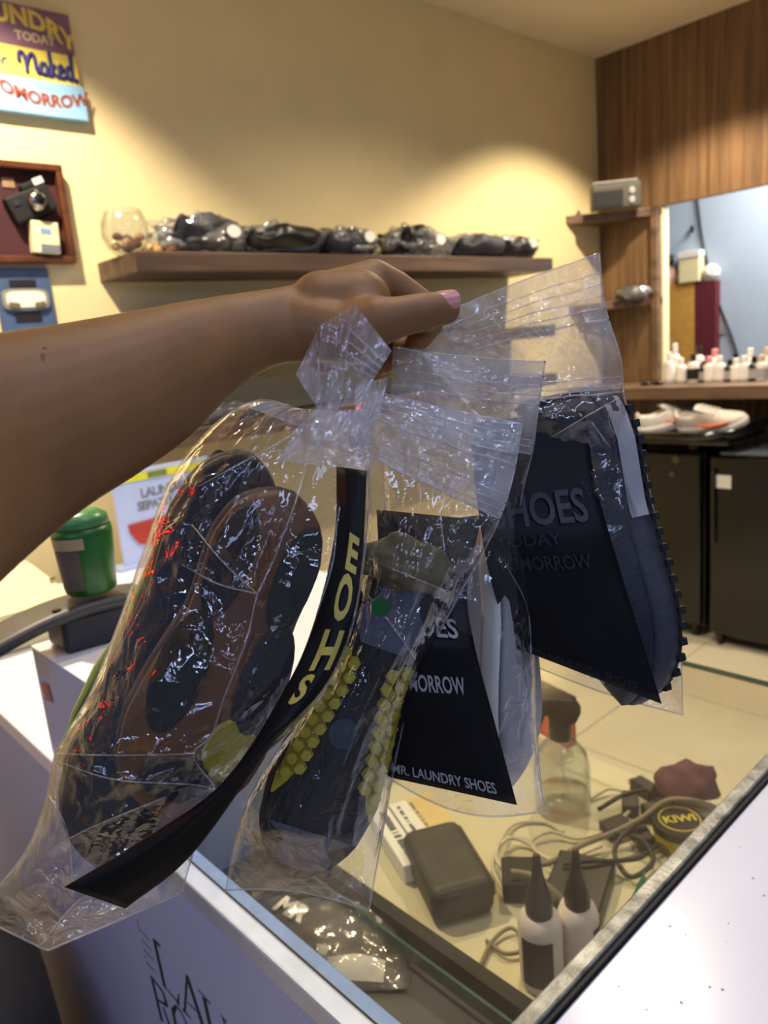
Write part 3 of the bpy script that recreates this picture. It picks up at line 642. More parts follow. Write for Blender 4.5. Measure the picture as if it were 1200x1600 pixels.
put(snk2, ON(996, 676, 0, 3.27)*1.0, (0.75, -0.55, 0.10), (-0.1, 0, 1), 1.15)
for s_ in (snk, snk2): s_.location.z = 0.982

# ------------------------------------------------------------------ things on the plain counter, left
ca_ = thing('white_carton', 'white carton with a small orange mark at the counter edge', 'carton', (0.38, 1.0, ZG))
MB().box(0.300, 0.47, 0.875, 1.114, ZG+0.001, 1.120).obj('body', M_panel, ca_, bevel=0.002)
MB().box(0.300, 0.47, 0.873, 1.116, 1.1205, 1.124).obj('lid', M_white, ca_, bevel=0.001)
q = ON(72, 1082, 0, 0.2985)
MB().add([(0.2985, q.y+0.016, q.z+0.012), (0.2985, q.y-0.014, q.z+0.016), (0.2985, q.y-0.02, q.z-0.010), (0.2985, q.y+0.008, q.z-0.014)], [(0, 1, 2, 3)]).obj('orange_mark', plain('faded_orange', (190, 122, 100), 0.7), ca_)
YD = 1.055
d0 = ON(78, 965, 1, YD); d1 = ON(188, 945, 1, YD); d2 = ON(0, 985, 1, YD)
dv = thing('black_tape_dispenser', 'black desk dispenser with a long flat arm on the white carton', 'dispenser', (d0.x+0.05, YD, 1.125))
MB().prism([(d0.x+0.004, YD-0.03), (d1.x+0.03, YD-0.045), (d1.x+0.03, YD+0.04), (d0.x+0.004, YD+0.04)], 1.1255, 1.176).obj('base', plain('dispenser_blue_black', (30, 34, 46), 0.5), dv, bevel=0.006)
mb = MB()
mb.grid(lambda u, v: (d2.x-0.05+(d1.x+0.04-d2.x+0.05)*u, YD-0.040+0.08*v, 1.172+0.022*math.sin(PI*min(1, u*0.9))**1.0-0.012*(1-u)), 16, 4)
o = mb.obj('top_plate', plain('dispenser_grey', (70, 68, 66), 0.45), dv, smooth=True); sm = o.modifiers.new('solid', 'SOLIDIFY'); sm.thickness = 0.014; sm.offset = -1
MB().lathe([(0.006, 0), (0.006, 0.006)], (d0.x+0.004, YD-0.02, 1.184), 12).obj('pivot', M_black, dv)
gc = ON(147, 940, 1, YD); gz = 1.197
cup = thing('green_cup', 'green tapered cup with a grey label on the black dispenser', 'cup', (gc.x, YD, gz))
MB().lathe([(0.032, 0), (0.035, 0.004), (0.041, 0.085), (0.040, 0.094)], (gc.x, YD, gz), 32).obj('body', M_green, cup, smooth=True)
MB().lathe([(0.039, 0.0945), (0.037, 0.108), (0.024, 0.117), (0.004, 0.118)], (gc.x, YD, gz), 32).obj('lid', plain('green_lid', (70, 128, 78), 0.3), cup, smooth=True)
def cups(u, v, a0, a1, z0, z1):
    a = a0+(a1-a0)*u; z = z0+(z1-z0)*v; r = 0.0352+0.0060*z/0.085+0.0007; return (gc.x+r*math.cos(a), YD+r*math.sin(a), gz+z)
MB().grid(lambda u, v: cups(u, v, math.radians(175), math.radians(238), 0.010, 0.066), 10, 3).obj('label_panel', plain('label_grey_brown', (92, 84, 74), 0.5), cup, smooth=True)
MB().grid(lambda u, v: cups(u, v, math.radians(175), math.radians(250), 0.068, 0.084), 10, 2).obj('label_band', plain('label_beige', (170, 146, 112), 0.5), cup, smooth=True)

pr = thing('cream_printer', 'cream desktop printer at the left end of the counter', 'printer', (0.4, 1.7, ZG))
MB().box(0.10, 0.53, 1.62, 1.95, ZG+0.001, 1.005).obj('lower_body', M_cream, pr, bevel=0.008)
MB().box(0.10, 0.515, 1.645, 1.95, 1.005, 1.022).obj('paper_slot', M_black, pr)
MB().box(0.10, 0.535, 1.60, 1.95, 1.022, 1.038).obj('tray_lip', M_cream, pr, bevel=0.004)
MB().add([(0.10, 1.60, 1.038), (0.535, 1.60, 1.038), (0.50, 1.74, 1.10), (0.12, 1.74, 1.10), (0.10, 1.95, 1.038), (0.535, 1.95, 1.038), (0.50, 1.90, 1.105), (0.12, 1.90, 1.105)],
         [(0, 1, 2, 3), (3, 2, 6, 7), (1, 5, 6, 2), (5, 4, 7, 6), (4, 0, 3, 7)]).obj('upper_body', M_cream, pr, bevel=0.004)
MB().lathe([(0.006, 0), (0.006, 0.002)], (0.515, 1.66, 1.0705), 12).obj('button', M_dark, pr)

po = thing('price_sign', 'white standing price sign with yellow band and dark red shape', 'sign', (0.95, 2.0, ZG))
px0 = ON(182, 800, 1, 2.0).x
MB().box(px0, px0+0.30, 2.0, 2.012, ZG+0.001, 1.225).obj('board', plain('sign_white_blue', (168, 186, 230), 0.4, var=0.02), po, bevel=0.002)
MB().box(px0-0.02, px0+0.32, 1.99, 2.05, ZG+0.0005, ZG+0.012).obj('foot', M_panel, po)
def wm(px, py): p = ON(px, py, 1, 1.999); return wall_M(p.x, p.z, p.y)
za = ON(220, 738, 1, 2.0).z; zb = ON(220, 750, 1, 2.0).z
MB().box(px0, px0+0.30, 1.9985, 1.9995, zb, za).obj('yellow_band', plain('lime_yellow', (206, 210, 40), 0.5), po)
_a, _b = ON(231, 745, 1, 1.9985), ON(261, 743, 1, 1.9985); MB().box(_a.x, _b.x, 1.9975, 1.9984, zb+0.002, za-0.002).obj('band_print', plain('band_green', (104, 122, 70), 0.6), po)
flat_text('LAUNDRY', 0.036, wm(258, 764), M_printg, po, bold=0.001, spacing=0.86)
flat_text('SEPATU', 0.034, wm(242, 787), M_printg, po, bold=0.001, spacing=0.86)
c = ON(226, 826, 1, 1.999)
pts = [(-0.058, 0.024), (0.062, 0.030), (0.064, 0.0), (0.045, -0.035), (0.0, -0.048), (-0.035, -0.034), (-0.056, 0.0)]
MB().prism(pts, 0.0, 0.003, wall_M(c.x+0.012, c.z-0.004, c.y)).obj('red_shape', M_red, po)

# dark cloth bag on the floor at the lower left
def clothf(u, v):
    a = 2*PI*u; z = 0.005+0.72*v; r = 0.18*(1-0.06*v)*math.sqrt(max(0.0, 1-max(0, (v-0.72)/0.281)**2))
    r *= 1+0.10*noise.noise(Vector((math.cos(a)*1.5, math.sin(a)*1.5, z*4)))
    return (0.115+r*0.85*math.cos(a), 1.27+r*1.75*math.sin(a), z-0.06*max(0, math.sin(a))*v)
dbp = thing('dark_cloth_bag', 'dark navy cloth bag on the floor at the white panel', 'bag', (0.115, 1.27, 0))
MB().grid(clothf, 36, 20, True).obj('body', M_cloth, dbp, smooth=True)
MB().tube([(0.10, 1.30, 0.64), (0.09, 1.32, 0.72), (0.09, 1.38, 0.74), (0.09, 1.44, 0.70), (0.10, 1.46, 0.58)], 0.012, 8).obj('strap', M_cloth, dbp, smooth=True)

# ------------------------------------------------------------------ inside the display case
ZB = 0.741
def base_at(px, py, z=ZB): return ON(px, py, 2, z)
def rz(p, deg): return Matrix.Translation(p) @ Matrix.Rotation(math.radians(deg), 4, 'Z')
# spray bottle
p = base_at(880, 1262)
sb_ = thing('spray_bottle', 'clear round spray bottle with black trigger head in the display case', 'spray bottle', p)
MB().lathe([(0.040, 0.0), (0.044, 0.004), (0.045, 0.075), (0.040, 0.100), (0.026, 0.118), (0.014, 0.124), (0.014, 0.132), (0.012, 0.131), (0.012, 0.124), (0.024, 0.116), (0.038, 0.099), (0.043, 0.075), (0.042, 0.006)], p, 32).obj('vessel', M_clear, sb_, smooth=True)
MB().lathe([(0.041, 0.005), (0.0425, 0.008), (0.0425, 0.030), (0.001, 0.0302)], p, 32).obj('liquid', film('pale_liquid', (0.95, 0.95, 0.92), 0.06, 0.02, 1.0), sb_, smooth=True)
M = rz(p, 122)
MB().lathe([(0.017, 0.126), (0.018, 0.130), (0.018, 0.150), (0.015, 0.156)], p, 20).obj('collar', M_black, sb_)
mb = MB(); Mh = M @ Matrix.Rotation(PI/2, 4, 'X')
mb.prism([(-0.034, 0.176), (-0.026, 0.158), (-0.012, 0.150), (0.014, 0.150), (0.018, 0.168), (0.052, 0.172), (0.052, 0.186), (0.020, 0.198), (-0.022, 0.196)], -0.012, 0.012, Mh)
mb.obj('trigger_head', M_black, sb_, bevel=0.003)
MB().prism([(0.020, 0.170), (0.032, 0.170), (0.044, 0.140), (0.040, 0.128), (0.030, 0.142)], -0.006, 0.006, Mh).obj('trigger', M_black, sb_, bevel=0.002)
MB().tube([(p.x, p.y, p.z+0.13), (p.x+0.004, p.y, p.z+0.06), (p.x+0.012, p.y-0.006, p.z+0.008)], 0.0025, 8).obj('dip_tube', M_clear, sb_)
# applicator bottles
def applicator(px, py, label, deg, sc=1.0):
    p = base_at(px, py); t = thing('applicator_bottle', label, 'bottle', p, 'applicator bottles in the display case')
    P = lambda pr: [(r*sc, z*sc) for r, z in pr]
    MB().lathe(P([(0.024, 0), (0.026, 0.004), (0.026, 0.080), (0.022, 0.092), (0.012, 0.097)]), p, 28).obj('body', M_offwhite, t, smooth=True)
    MB().lathe(P([(0.0155, 0.094), (0.0165, 0.100), (0.0155, 0.114), (0.007, 0.146), (0.004, 0.172), (0.002, 0.173)]), p, 20).obj('nozzle_cap', M_black, t, smooth=True)
    a0 = math.radians(deg)
    MB().grid(lambda u, v: (p.x+0.0265*sc*math.cos(a0+1.5*(u-0.5)), p.y+0.0265*sc*math.sin(a0+1.5*(u-0.5)), p.z+sc*(0.012+0.062*v)), 12, 2).obj('label_panel', M_dark, t, smooth=True)
applicator(848, 1532, 'white applicator bottle with black nozzle and black label, nearest the front rail', 205, 1.0)
applicator(906, 1512, 'white applicator bottle with black nozzle, partly behind the front rail', 300, 0.95)
# flat black box and small black block
p = base_at(905, 1395)
tag(MB().box(-0.055, 0.055, -0.040, 0.040, 0, 0.022, rz(p, 20)).obj('flat_black_box', M_black, None, bevel=0.004), 'flat black box lying between cables in the display case', 'box')
p = base_at(812, 1388)
tag(MB().box(-0.030, 0.030, -0.024, 0.024, 0, 0.030, rz(p, 40)).obj('black_adapter', M_dark, None, bevel=0.004), 'small black adapter behind the applicator bottles', 'adapter')
# brown leather case
p = base_at(700, 1385)
lc = thing('leather_case', 'dark grey rounded leather case beside the printed paper box', 'case', p)
MB().box(-0.075, 0.075, -0.045, 0.045, 0, 0.055, rz(p, 62)).obj('body', plain('grey_leather', (56, 54, 46), 0.55, var=0.2, bump=0.3), lc, bevel=0.016, segs=4)
MB().box(-0.066, 0.066, -0.047, -0.043, 0.022, 0.045, rz(p, 62)).obj('flap', plain('grey_leather_flap', (66, 64, 56), 0.5), lc, bevel=0.004)
# printed paper box
p = base_at(655, 1318)
pb_ = thing('printed_paper_box', 'white and cream printed paper box lying in the display case', 'box', p)
Mq = rz(p, 68)
MB().box(-0.075, 0.075, -0.055, 0.055, 0, 0.030, Mq).obj('body', M_paper, pb_, bevel=0.002)
MB().box(-0.0755, 0.0755, -0.0555, -0.010, 0.0002, 0.0306, Mq).obj('cream_half', plain('cream_card', (214, 190, 130), 0.7), pb_)
rd = random.Random(9)
for yy, hh_, n_w in ((0.036, 0.012, 5), (0.008, 0.006, 6), (-0.014, 0.005, 5)):   # blurred print: rows of short strokes
    mb = MB(); x = -0.062
    while x < 0.06:
        wv = rd.uniform(0.0015, 0.003); mb.box(x, x+wv, yy-hh_/2*rd.uniform(.7, 1), yy+hh_/2, 0.0307, 0.0311, Mq); x += wv+rd.choice((0.0014, 0.0014, 0.0016, 0.006))
    mb.obj('print_row', M_printg, pb_)
MB().box(-0.07, 0.07, 0.020, 0.023, 0.0303, 0.0310, Mq).obj('printed_line', M_printg, pb_)
# polish tin
p = base_at(1062, 1318); 
tin = thing('polish_tin', 'round yellow and black shoe polish tin by the front rail', 'tin', p)
MB().lathe([(0.036, 0), (0.037, 0.002), (0.037, 0.030)], p, 32).obj('tin_body', M_yellow, tin)
MB().lathe([(0.0385, 0.026), (0.0385, 0.038), (0.034, 0.041), (0.030, 0.040)], p, 32).obj('lid', M_dark, tin)
MB().tube([(p.x+0.029*math.cos(a*PI/16), p.y+0.029*math.sin(a*PI/16), p.z+0.041) for a in range(33)], 0.0013, 6).obj('lid_ring', M_yellow, tin)
flat_text('KIWI', 0.022, Matrix.Translation((p.x, p.y, p.z+0.0416)) @ Matrix.Rotation(math.radians(-42), 4, 'Z'), M_yellow, tin, bold=0.0008)
# maroon brush, green wedge, binder clips, orange packet
p = base_at(1072, 1246)
lump('maroon_pouch', 'soft maroon pouch behind the polish tin', 'pouch', (p.x, p.y, p.z+0.026), (0.055, 0.045, 0.028), plain('maroon_cloth', (92, 54, 66), 0.85), 5.0)
p = base_at(982, 1416)
gw = MB(); gw.prism([(0, 0), (0.018, 0.0), (0.022, 0.055)], -0.008, 0.008, rz(p, -60) @ Matrix.Rotation(PI/2, 4, 'X'))
tag(gw.obj('green_wedge', plain('teal_green', (26, 120, 88), 0.4), None, bevel=0.001), 'small teal green plastic wedge against the front rail', 'wedge')
p = base_at(862, 1150)
op = thing('orange_packet', 'orange packet with a black flap behind the spray bottle', 'packet', p)
MB().box(-0.012, 0.012, -0.055, 0.055, 0, 0.070, rz(p, -12)).obj('body', M_orange, op, bevel=0.003)
MB().box(-0.014, 0.014, -0.057, 0.057, 0.0705, 0.100, rz(p, -12)).obj('flap', M_black, op, bevel=0.003)
MB().tube([tuple(rz(p, -12) @ Vector((-0.0150, 0.012+0.007*math.cos(k*PI/8), 0.086+0.007*math.sin(k*PI/8)))) for k in range(17)], 0.0012, 6).obj('ring_mark', M_paper, op)
for k, (a, b, lab) in enumerate(((322, 1366, 'black binder clip nearest the carton in the display case'), (345, 1388, 'black binder clip touching the printed packet'))):
    p = base_at(a, b, 0.713); bc_ = thing('binder_clip', lab, 'clip', p, 'binder clips in the display case')
    MB().prism([(-0.012, 0), (0.012, 0), (0.003, 0.016), (-0.003, 0.016)], -0.014, 0.014, rz(p, 30) @ Matrix.Rotation(PI/2, 4, 'X')).obj('body', M_black, bc_, bevel=0.001)
    MB().tube([tuple(rz(p, 30) @ Vector(q)) for q in ((-0.006, 0.003, 0.016), (-0.008, 0.008, 0.034), (0.008, 0.008, 0.034), (0.006, 0.003, 0.016))], 0.0011, 6).obj('wire', M_steel, bc_)
# printed plastic packet "MR"
p = base_at(505, 1470, 0.713)
pk = thing('printed_packet', 'dark plastic packet printed MR on the front shelf of the case', 'packet', p)
Mk = rz(p, -50)
def pkf(u, v):
    x = (u-0.5)*0.24; y = (v-0.5)*0.16; e = (1-(2*u-1)**4)*(1-(2*v-1)**4)
    return Mk @ Vector((x, y, 0.004+0.020*e+0.006*e*noise.noise(Vector((u*6, v*5, 2)))))
MB().grid(pkf, 28, 20).obj('sleeve', plain('packet_dark', (58, 54, 52), 0.5, var=0.3, scale=14), pk, smooth=True)
MB().grid(lambda u, v: pkf(u*1.04-0.02, v*1.06-0.03)+Vector((0, 0, 0.006+0.005*noise.noise(Vector((u*14, v*12, 5))))), 40, 30).obj('wrap', M_filmbg, pk, smooth=True)
def pktext(body, size, u, v, deg, mat):
    q = pkf(u, v)+Vector((0, 0, 0.003)); return flat_text(body, size, rz(q, deg), mat, pk, bold=0.002)
pktext('MR', 0.038, 0.30, 0.66, -80, M_paper)
for u0, v0, du, dv_ in ((0.60, 0.78, 0.10, 0.14), (0.50, 0.30, 0.08, 0.18), (0.80, 0.62, 0.05, 0.12)):
    vs = [pkf(u0, v0)+Vector((0, 0, .003)), pkf(u0+du, v0)+Vector((0, 0, .003)), pkf(u0+du*0.6, v0-dv_)+Vector((0, 0, .003))]
    MB().add(vs, [(0, 1, 2)]).obj('printed_shape', M_paper, pk)
MB().grid(lambda u, v: pkf(0.03+0.86*u, 0.03+0.17*v)+Vector((0, 0, 0.0022)), 24, 5).obj('label_strip', M_paper, pk, smooth=True)
flat_text('G', 0.03, rz(pkf(0.52, 0.13)+Vector((0, 0, 0.005)), -80), M_printg, pk, bold=0.002)

# cables
def cable(name, label, pxs, r, mat, lift=0.0):
    pts = [tuple(ON(a, b, 2, ZB+r+h_)) for a, b, h_ in pxs]
    t = tag(MB().tube([tuple(q) for q in cr(pts, 14*len(pts))], r, 8).obj(name, mat, None, smooth=True), label, 'cable', 'cables in the display case'); return t
M_cw = plain('white_cable', (206, 198, 172), 0.5); M_cg = plain('grey_cable', (128, 118, 96), 0.5); M_cb = plain('black_cable', (34, 32, 30), 0.5)
cable('charging_cable', 'pale cable looping left of the spray bottle', [(790, 1400, .0), (770, 1350, .01), (795, 1310, .012), (840, 1330, .004), (815, 1372, .01), (775, 1340, .02), (800, 1290, .004), (850, 1285, 0), (880, 1300, .004)], 0.0030, M_cw)
cable('charging_cable', 'grey cable crossing towards the polish tin', [(790, 1340, .02), (850, 1350, .015), (910, 1320, .012), (960, 1300, .02), (1000, 1280, .03), (1040, 1252, .045), (1075, 1250, .05), (1110, 1258, .03)], 0.0042, M_cg)
cable('charging_cable', 'pale cable coiled in front of the spray bottle', [(920, 1250, 0), (955, 1232, .008), (990, 1250, .012), (960, 1290, .006), (905, 1310, .004), (860, 1300, .01), (830, 1318, .004), (870, 1345, .012), (940, 1322, .01)], 0.0030, M_cw)
cable('charging_cable', 'black cable tangled around the plugs', [(935, 1265, .01), (980, 1240, .02), (1030, 1236, .012), (1040, 1270, .02), (990, 1290, .03), (960, 1330, .012), (985, 1370, .006), (1020, 1345, .008), (1000, 1310, .02), (950, 1300, .02)], 0.0036, M_cb)
cable('charging_cable', 'dark thin cable hooked over the flat black box', [(880, 1350, .024), (920, 1345, .026), (960, 1345, .02), (1000, 1340, .012), (1030, 1320, .01), (1050, 1345, .004)], 0.0034, M_cb)
cable('charging_cable', 'tan cable arching over the black adapter', [(800, 1362, .034), (830, 1368, .04), (865, 1392, .03), (885, 1420, .01), (880, 1450, .004)], 0.0042, M_cg)
cable('charging_cable', 'thin pale cable crossing the case near the leather case', [(760, 1470, 0), (790, 1490, 0.004), (820, 1480, .004), (800, 1450, .006), (770, 1470, .003), (745, 1520, .002)], 0.0026, M_cg)
for k, (a, b, deg, h_, lab) in enumerate(((985, 1262, 30, .012, 'black plug lying on the cable tangle, nearest the spray bottle'), (1005, 1238, 75, .012, 'black plug at the back of the cable tangle'), (965, 1300, -20, .014, 'black plug in the middle of the cable tangle'), (1000, 1312, 50, .008, 'black plug beside the polish tin'), (1030, 1275, -35, .008, 'black plug under the grey cable by the maroon pouch'))):
    p = base_at(a, b, ZB+0.002); pg = thing('cable_plug', lab, 'plug', p, 'plugs in the display case'); Mp = rz(p, deg)
    MB().box(-0.026, 0.018, -0.013, 0.013, 0, 0.020, Mp).obj('body', M_black, pg, bevel=0.003)
    MB().box(0.014, 0.028, -0.006, 0.006, 0.004, 0.011, Mp).obj('connector', M_steel, pg)

# ------------------------------------------------------------------ the arm and hand
arm_sec = [(-300, 590, -110, 1010, .255), (-140, 545, 15, 890, .300), (0, 524, 121, 800, .345), (100, 509, 204, 746, .370), (200, 491, 287, 687, .395),
           (300, 471, 363, 614, .420), (375, 459, 424, 574, .440), (440, 449, 480, 566, .452), (505, 432, 545, 572, .462), (560, 413, 598, 556, .470)]
mb = MB(); rings = []
A = cr(arm_sec, 40)
def ringpts(s, th):
    a = PD(s[0], s[1], s[4]); b = PD(s[2], s[3], s[4]); c = (a+b)/2; hw = (a-b)/2
    return [c+hw*math.cos(2*PI*k/24)+FW*(hw.length*th)*math.sin(2*PI*k/24) for k in range(24)]
vs = []; fs = []
for i, s in enumerate(A):
    t_ = i/40; th = float(np.interp(t_, [0, .5, .72, .8, 1.0], [.92, .90, .78, .62, .50])); vs += ringpts(s, th)
n = 24
for j in range(len(A)-1):
    fs += [(j*n+k, j*n+(k+1) % n, (j+1)*n+(k+1) % n, (j+1)*n+k) for k in range(n)]
fs += [tuple(range(n-1, -1, -1)), tuple(range((len(A)-1)*n, len(A)*n))]
mb.add(vs, fs)
def limb(pts):
    P = [(PD(a, b, d), r) for a, b, d, r in pts]
    for (p0, r0), (p1, r1) in zip(P[:-1], P[1:]):
        k = 6; mb.tube([tuple(p0.lerp(p1, i/k)) for i in range(k+1)], [r0+(r1-r0)*i/k for i in range(k+1)], 16)
    for p0, r0 in P:
        mb.lathe([(r0*math.sin(PI*i/10)+1e-4, -r0*math.cos(PI*i/10)) for i in range(11)], tuple(p0), 16)
limb([(470, 510, .455, .020), (540, 522, .446, .0175), (588, 503, .440, .0150), (625, 495, .439, .0118), (652, 489, .440, .0113), (676, 484, .443, .0104), (694, 482, .446, .0098)])   # thumb
limb([(520, 470, .470, .019), (584, 440, .474, .0140), (618, 452, .480, .0118), (654, 474, .484, .0102), (672, 505, .474, .0088), (656, 527, .462, .0078)])     # index
limb([(520, 490, .480, .018), (580, 455, .494, .0130), (640, 490, .505, .0108), (652, 528, .490, .0092), (628, 546, .472, .0080)])                            # middle
limb([(515, 520, .484, .017), (568, 480, .508, .0125), (622, 516, .516, .0104), (628, 552, .500, .0090), (602, 566, .482, .0078)])                            # ring
limb([(505, 545, .482, .016), (550, 512, .512, .0115), (596, 542, .520, .0092), (600, 574, .506, .0080), (580, 584, .490, .0070)])                            # little
limb([(505, 480, .462, .022), (560, 475, .462, .021), (560, 520, .452, .019)])                                                                                 # palm fill
person = thing('person', 'bare brown forearm reaching in from the left, hand pinching the bag tops', 'person', PD(470, 520, .455))
hand = mb.obj('forearm_and_hand', M_skin, person, smooth=True)
rm = hand.modifiers.new('remesh', 'REMESH'); rm.mode = 'VOXEL'; rm.voxel_size = 0.0017; rm.use_smooth_shade = True
s1 = hand.modifiers.new('smooth', 'SMOOTH'); s1.factor = 0.5; s1.iterations = 9
# thumb nail: a curved plate on the camera side of the thumb tip
nc = PD(691, 481, .446); ax = (PD(712, 478, .447)-PD(680, 485, .444)).normalized()
nrm = (-FW*0.90+CU*0.38+CR*0.10); nrm = (nrm-ax*nrm.dot(ax)).normalized(); sd = ax.cross(nrm)
def nailf(u, v):
    a = (v-0.5)*1.75*(1-0.10*(2*u-1)**2); x = -0.0045+0.0135*u-0.0024*(2*v-1)**2*(1 if u > 0.5 else -0.4)
    return nc+ax*x+nrm*(0.0102*math.cos(a)-0.0016*max(0, u-0.3)**2)+sd*(0.0096*math.sin(a))
MB().grid(nailf, 10, 12).obj('thumb_nail', M_nail, person, smooth=True)
MB().lathe([(0.0012, 0), (0.0008, 0.0005)], tuple(PD(70, 545, .333)), 8).obj('mole', plain('mole', (60, 34, 22), 0.6), person)

# ------------------------------------------------------------------ zip bags
def samp(rows, v):
    vsr = [r[0] for r in rows]
    def ch(k): return float(np.interp(v, vsr, [r[k] for r in rows]))
    return ch
def bag(name, label, rows, depth, bulge, seed, amp=0.004, NU=64, NV=100, mat=None, zips=(), gather=None, peak=None, vh=0.0, crinkle=(), folds=()):
    """rows: (v, Lx, Ly, Rx, Ry, sag) in photo pixels; depth(v), bulge(v): lists for interpolation"""
    rows_s = []
    P = cr([r for r in rows], 8*len(rows)); P.sort(key=lambda q: q[0])
    t = thing(name, label, 'zip bag', (0, 0, 0), 'clear zip bags held in the hand')
    V = [p[0] for p in P]; vg = np.linspace(0, 1, 401)
    T = [np.interp(vg, V, [p[k] for p in P]).tolist() for k in range(1, 6)]
    T.append(np.interp(vg, [a for a, b in depth], [b for a, b in depth]).tolist())
    T.append(np.interp(vg, [a for a, b in bulge], [b for a, b in bulge]).tolist())
    def tab(k, v):
        i = min(1, max(0, v))*400; j = min(int(i), 399); f_ = i-j; c_ = T[k]; return c_[j]*(1-f_)+c_[j+1]*f_
    def edge(u, v):
        lx, ly, rx, ry, sg_ = tab(0, v), tab(1, v), tab(2, v), tab(3, v), tab(4, v)
        return lx+(rx-lx)*u, ly+(ry-ly)*u+sg_*(math.sin(PI*u) if peak is None else (u/peak if u < peak else (1-u)/(1-peak)))
    EX = np.array([[edge(i/NU, j/NV) for i in range(NU+1)] for j in range(NV+1)])
    FD = np.zeros(EX.shape[:2])
    for f_ in folds:                                            # raised fold ridges
        dm = np.full(EX.shape[:2], 1e9)
        for (ax_, ay), (bx_, by) in zip(f_[:-1], f_[1:]):
            dx, dy = bx_-ax_, by-ay; tt = np.clip(((EX[..., 0]-ax_)*dx+(EX[..., 1]-ay)*dy)/(dx*dx+dy*dy), 0, 1)
            dm = np.minimum(dm, np.hypot(EX[..., 0]-ax_-tt*dx, EX[..., 1]-ay-tt*dy))
        FD += 0.0036*np.exp(-dm/8.0)
    def wr(u, v, sgn):
        q = Vector((u*4.2+seed*3.7, v*6.5, seed+sgn*11))
        wv = q+Vector((noise.noise(q*0.7), noise.noise(q*0.7+Vector((9, 0, 0))), 0))*0.9
        a = noise.voronoi(wv)[0]
        cr1 = 1-min(1, (a[1]-a[0])*2.2)                         # sharp crease lines
        n1 = noise.noise(q*0.8); n2 = 1-abs(noise.noise(Vector((u*9, v*4.0, seed*2+sgn))))*2
        w_ = 0.55*n1+0.5*cr1*0.8+0.25*max(0, n2)**3
        if gather is not None:
            g = math.exp(-((v-gather[1])/0.10)**2)
            w_ += 0.9*g*math.sin((u-gather[0])*34+3*noise.noise(Vector((u*3, v*3, seed))))
        out = w_*amp
        for cu, cv, ru, rv, ca2, fq in crinkle:
            g = math.exp(-((u-cu)/ru)**2-((v-cv)/rv)**2)
            if g > 0.02: vv = noise.voronoi(Vector((u*fq*0.6, v*fq*1.3, seed)))[0]; out += ca2*g*(1-min(1, (vv[1]-vv[0])*2))
        if sgn < 0: out += float(FD[min(NV, max(0, round(v*NV))), min(NU, max(0, round(u*NU)))])
        return out
    def pt(u, v, sgn, extra=0.0):
        x, y = edge(u, v); d = tab(5, v); b = tab(6, v)
        e = math.sin(PI*min(1, max(0, u)))**0.55
        off = (b*e + wr(u, v, sgn)*min(1, e*1.6)*min(1, (1-v)*14+0.15))
        return PD(x, y, d+sgn*off-extra)
    mb = MB(); mb.grid(lambda u, v: pt(u, v, -1), NU, NV); fr_ = mb.obj('front_film', mat or M_film, t, smooth=True)
    if vh:
        fr_.data.materials.append(M_filmh)
        for k, pl_ in enumerate(fr_.data.polygons): pl_.material_index = 1 if (k//NU)/NV < vh else 0
    for f_ in folds:
        fp = cr(f_, 8*len(f_)); pts_ = []
        for q in fp:                                           # find the surface point under the fold line
            dd_ = np.hypot(EX[..., 0]-q[0], EX[..., 1]-q[1]); jj, ii = np.unravel_index(int(dd_.argmin()), dd_.shape)
            pts_.append(tuple(PD(q[0], q[1], tab(5, jj/NV)-tab(6, jj/NV)*max(0.0, math.sin(PI*ii/NU))**0.55-amp*0.7)))
        MB().tube(pts_, 0.00042, 6).obj('fold_line', M_seam, t, smooth=True)
    mb = MB(); mb.grid(lambda u, v: pt(u, v, 1), NU//2, NV//2); mb.obj('back_film', mat or M_film, t, smooth=True)
    for u in (0.0, 1.0):
        MB().tube([tuple(pt(u, i/60, -1)) for i in range(61)], 0.00055, 6).obj('side_seam', M_seam, t, smooth=True)
    MB().tube([tuple(pt(i/40, 0.999, -1)) for i in range(41)], 0.0006, 6).obj('bottom_seam', M_seam, t, smooth=True)
    MB().tube([tuple(pt(i/40, 0.0, -1)) for i in range(41)], 0.0005, 6).obj('top_edge', M_seam, t, smooth=True)
    for zv, cnt, step, u0, u1 in zips:
        z_ = MB()
        for k in range(cnt):
            z_.tube([tuple(pt(u0+(u1-u0)*i/50, zv+k*step+0.0012*math.sin(i*0.33+k), -1, 0.0006)) for i in range(51)], 0.00045 if k != cnt-1 else 0.0008, 6)
        z_.obj('zip_closure', M_seam, t, smooth=True)
    return t, pt

# fold lines read from the film, in photo pixels
F1 = [[(500, 660), (470, 760), (430, 870), (402, 930), (385, 1000), (350, 1090), (330, 1150), (302, 1180), (338, 1232)], [(285, 882), (340, 912), (402, 928)], [(300, 820), (350, 880), (402, 928)], [(90, 1178), (190, 1180), (300, 1178)], [(90, 1190), (180, 1218), (300, 1226), (338, 1234)],
      [(560, 745), (530, 800), (520, 880), (495, 960)], [(500, 655), (420, 700), (310, 760)], [(70, 1330), (150, 1290), (260, 1245)], [(75, 1240), (105, 1300), (115, 1400)], [(60, 1480), (120, 1410), (180, 1380)]]
F2 = [[(720, 760), (690, 800), (695, 860)], [(570, 870), (640, 900), (700, 925)], [(650, 1030), (600, 960), (575, 930)], [(440, 1390), (500, 1385), (570, 1420)]]
F3 = [[(790, 880), (826, 960), (830, 1100), (842, 1220)], [(740, 1010), (700, 1020), (660, 1040)]]
F4 = [[(925, 660), (965, 720), (990, 800), (1010, 900), (1060, 985)], [(835, 700), (900, 660), (970, 620)], [(1060, 985), (1010, 1010), (985, 1020)], [(845, 900), (890, 1000), (925, 1060)], [(950, 640), (955, 670), (975, 690)]]
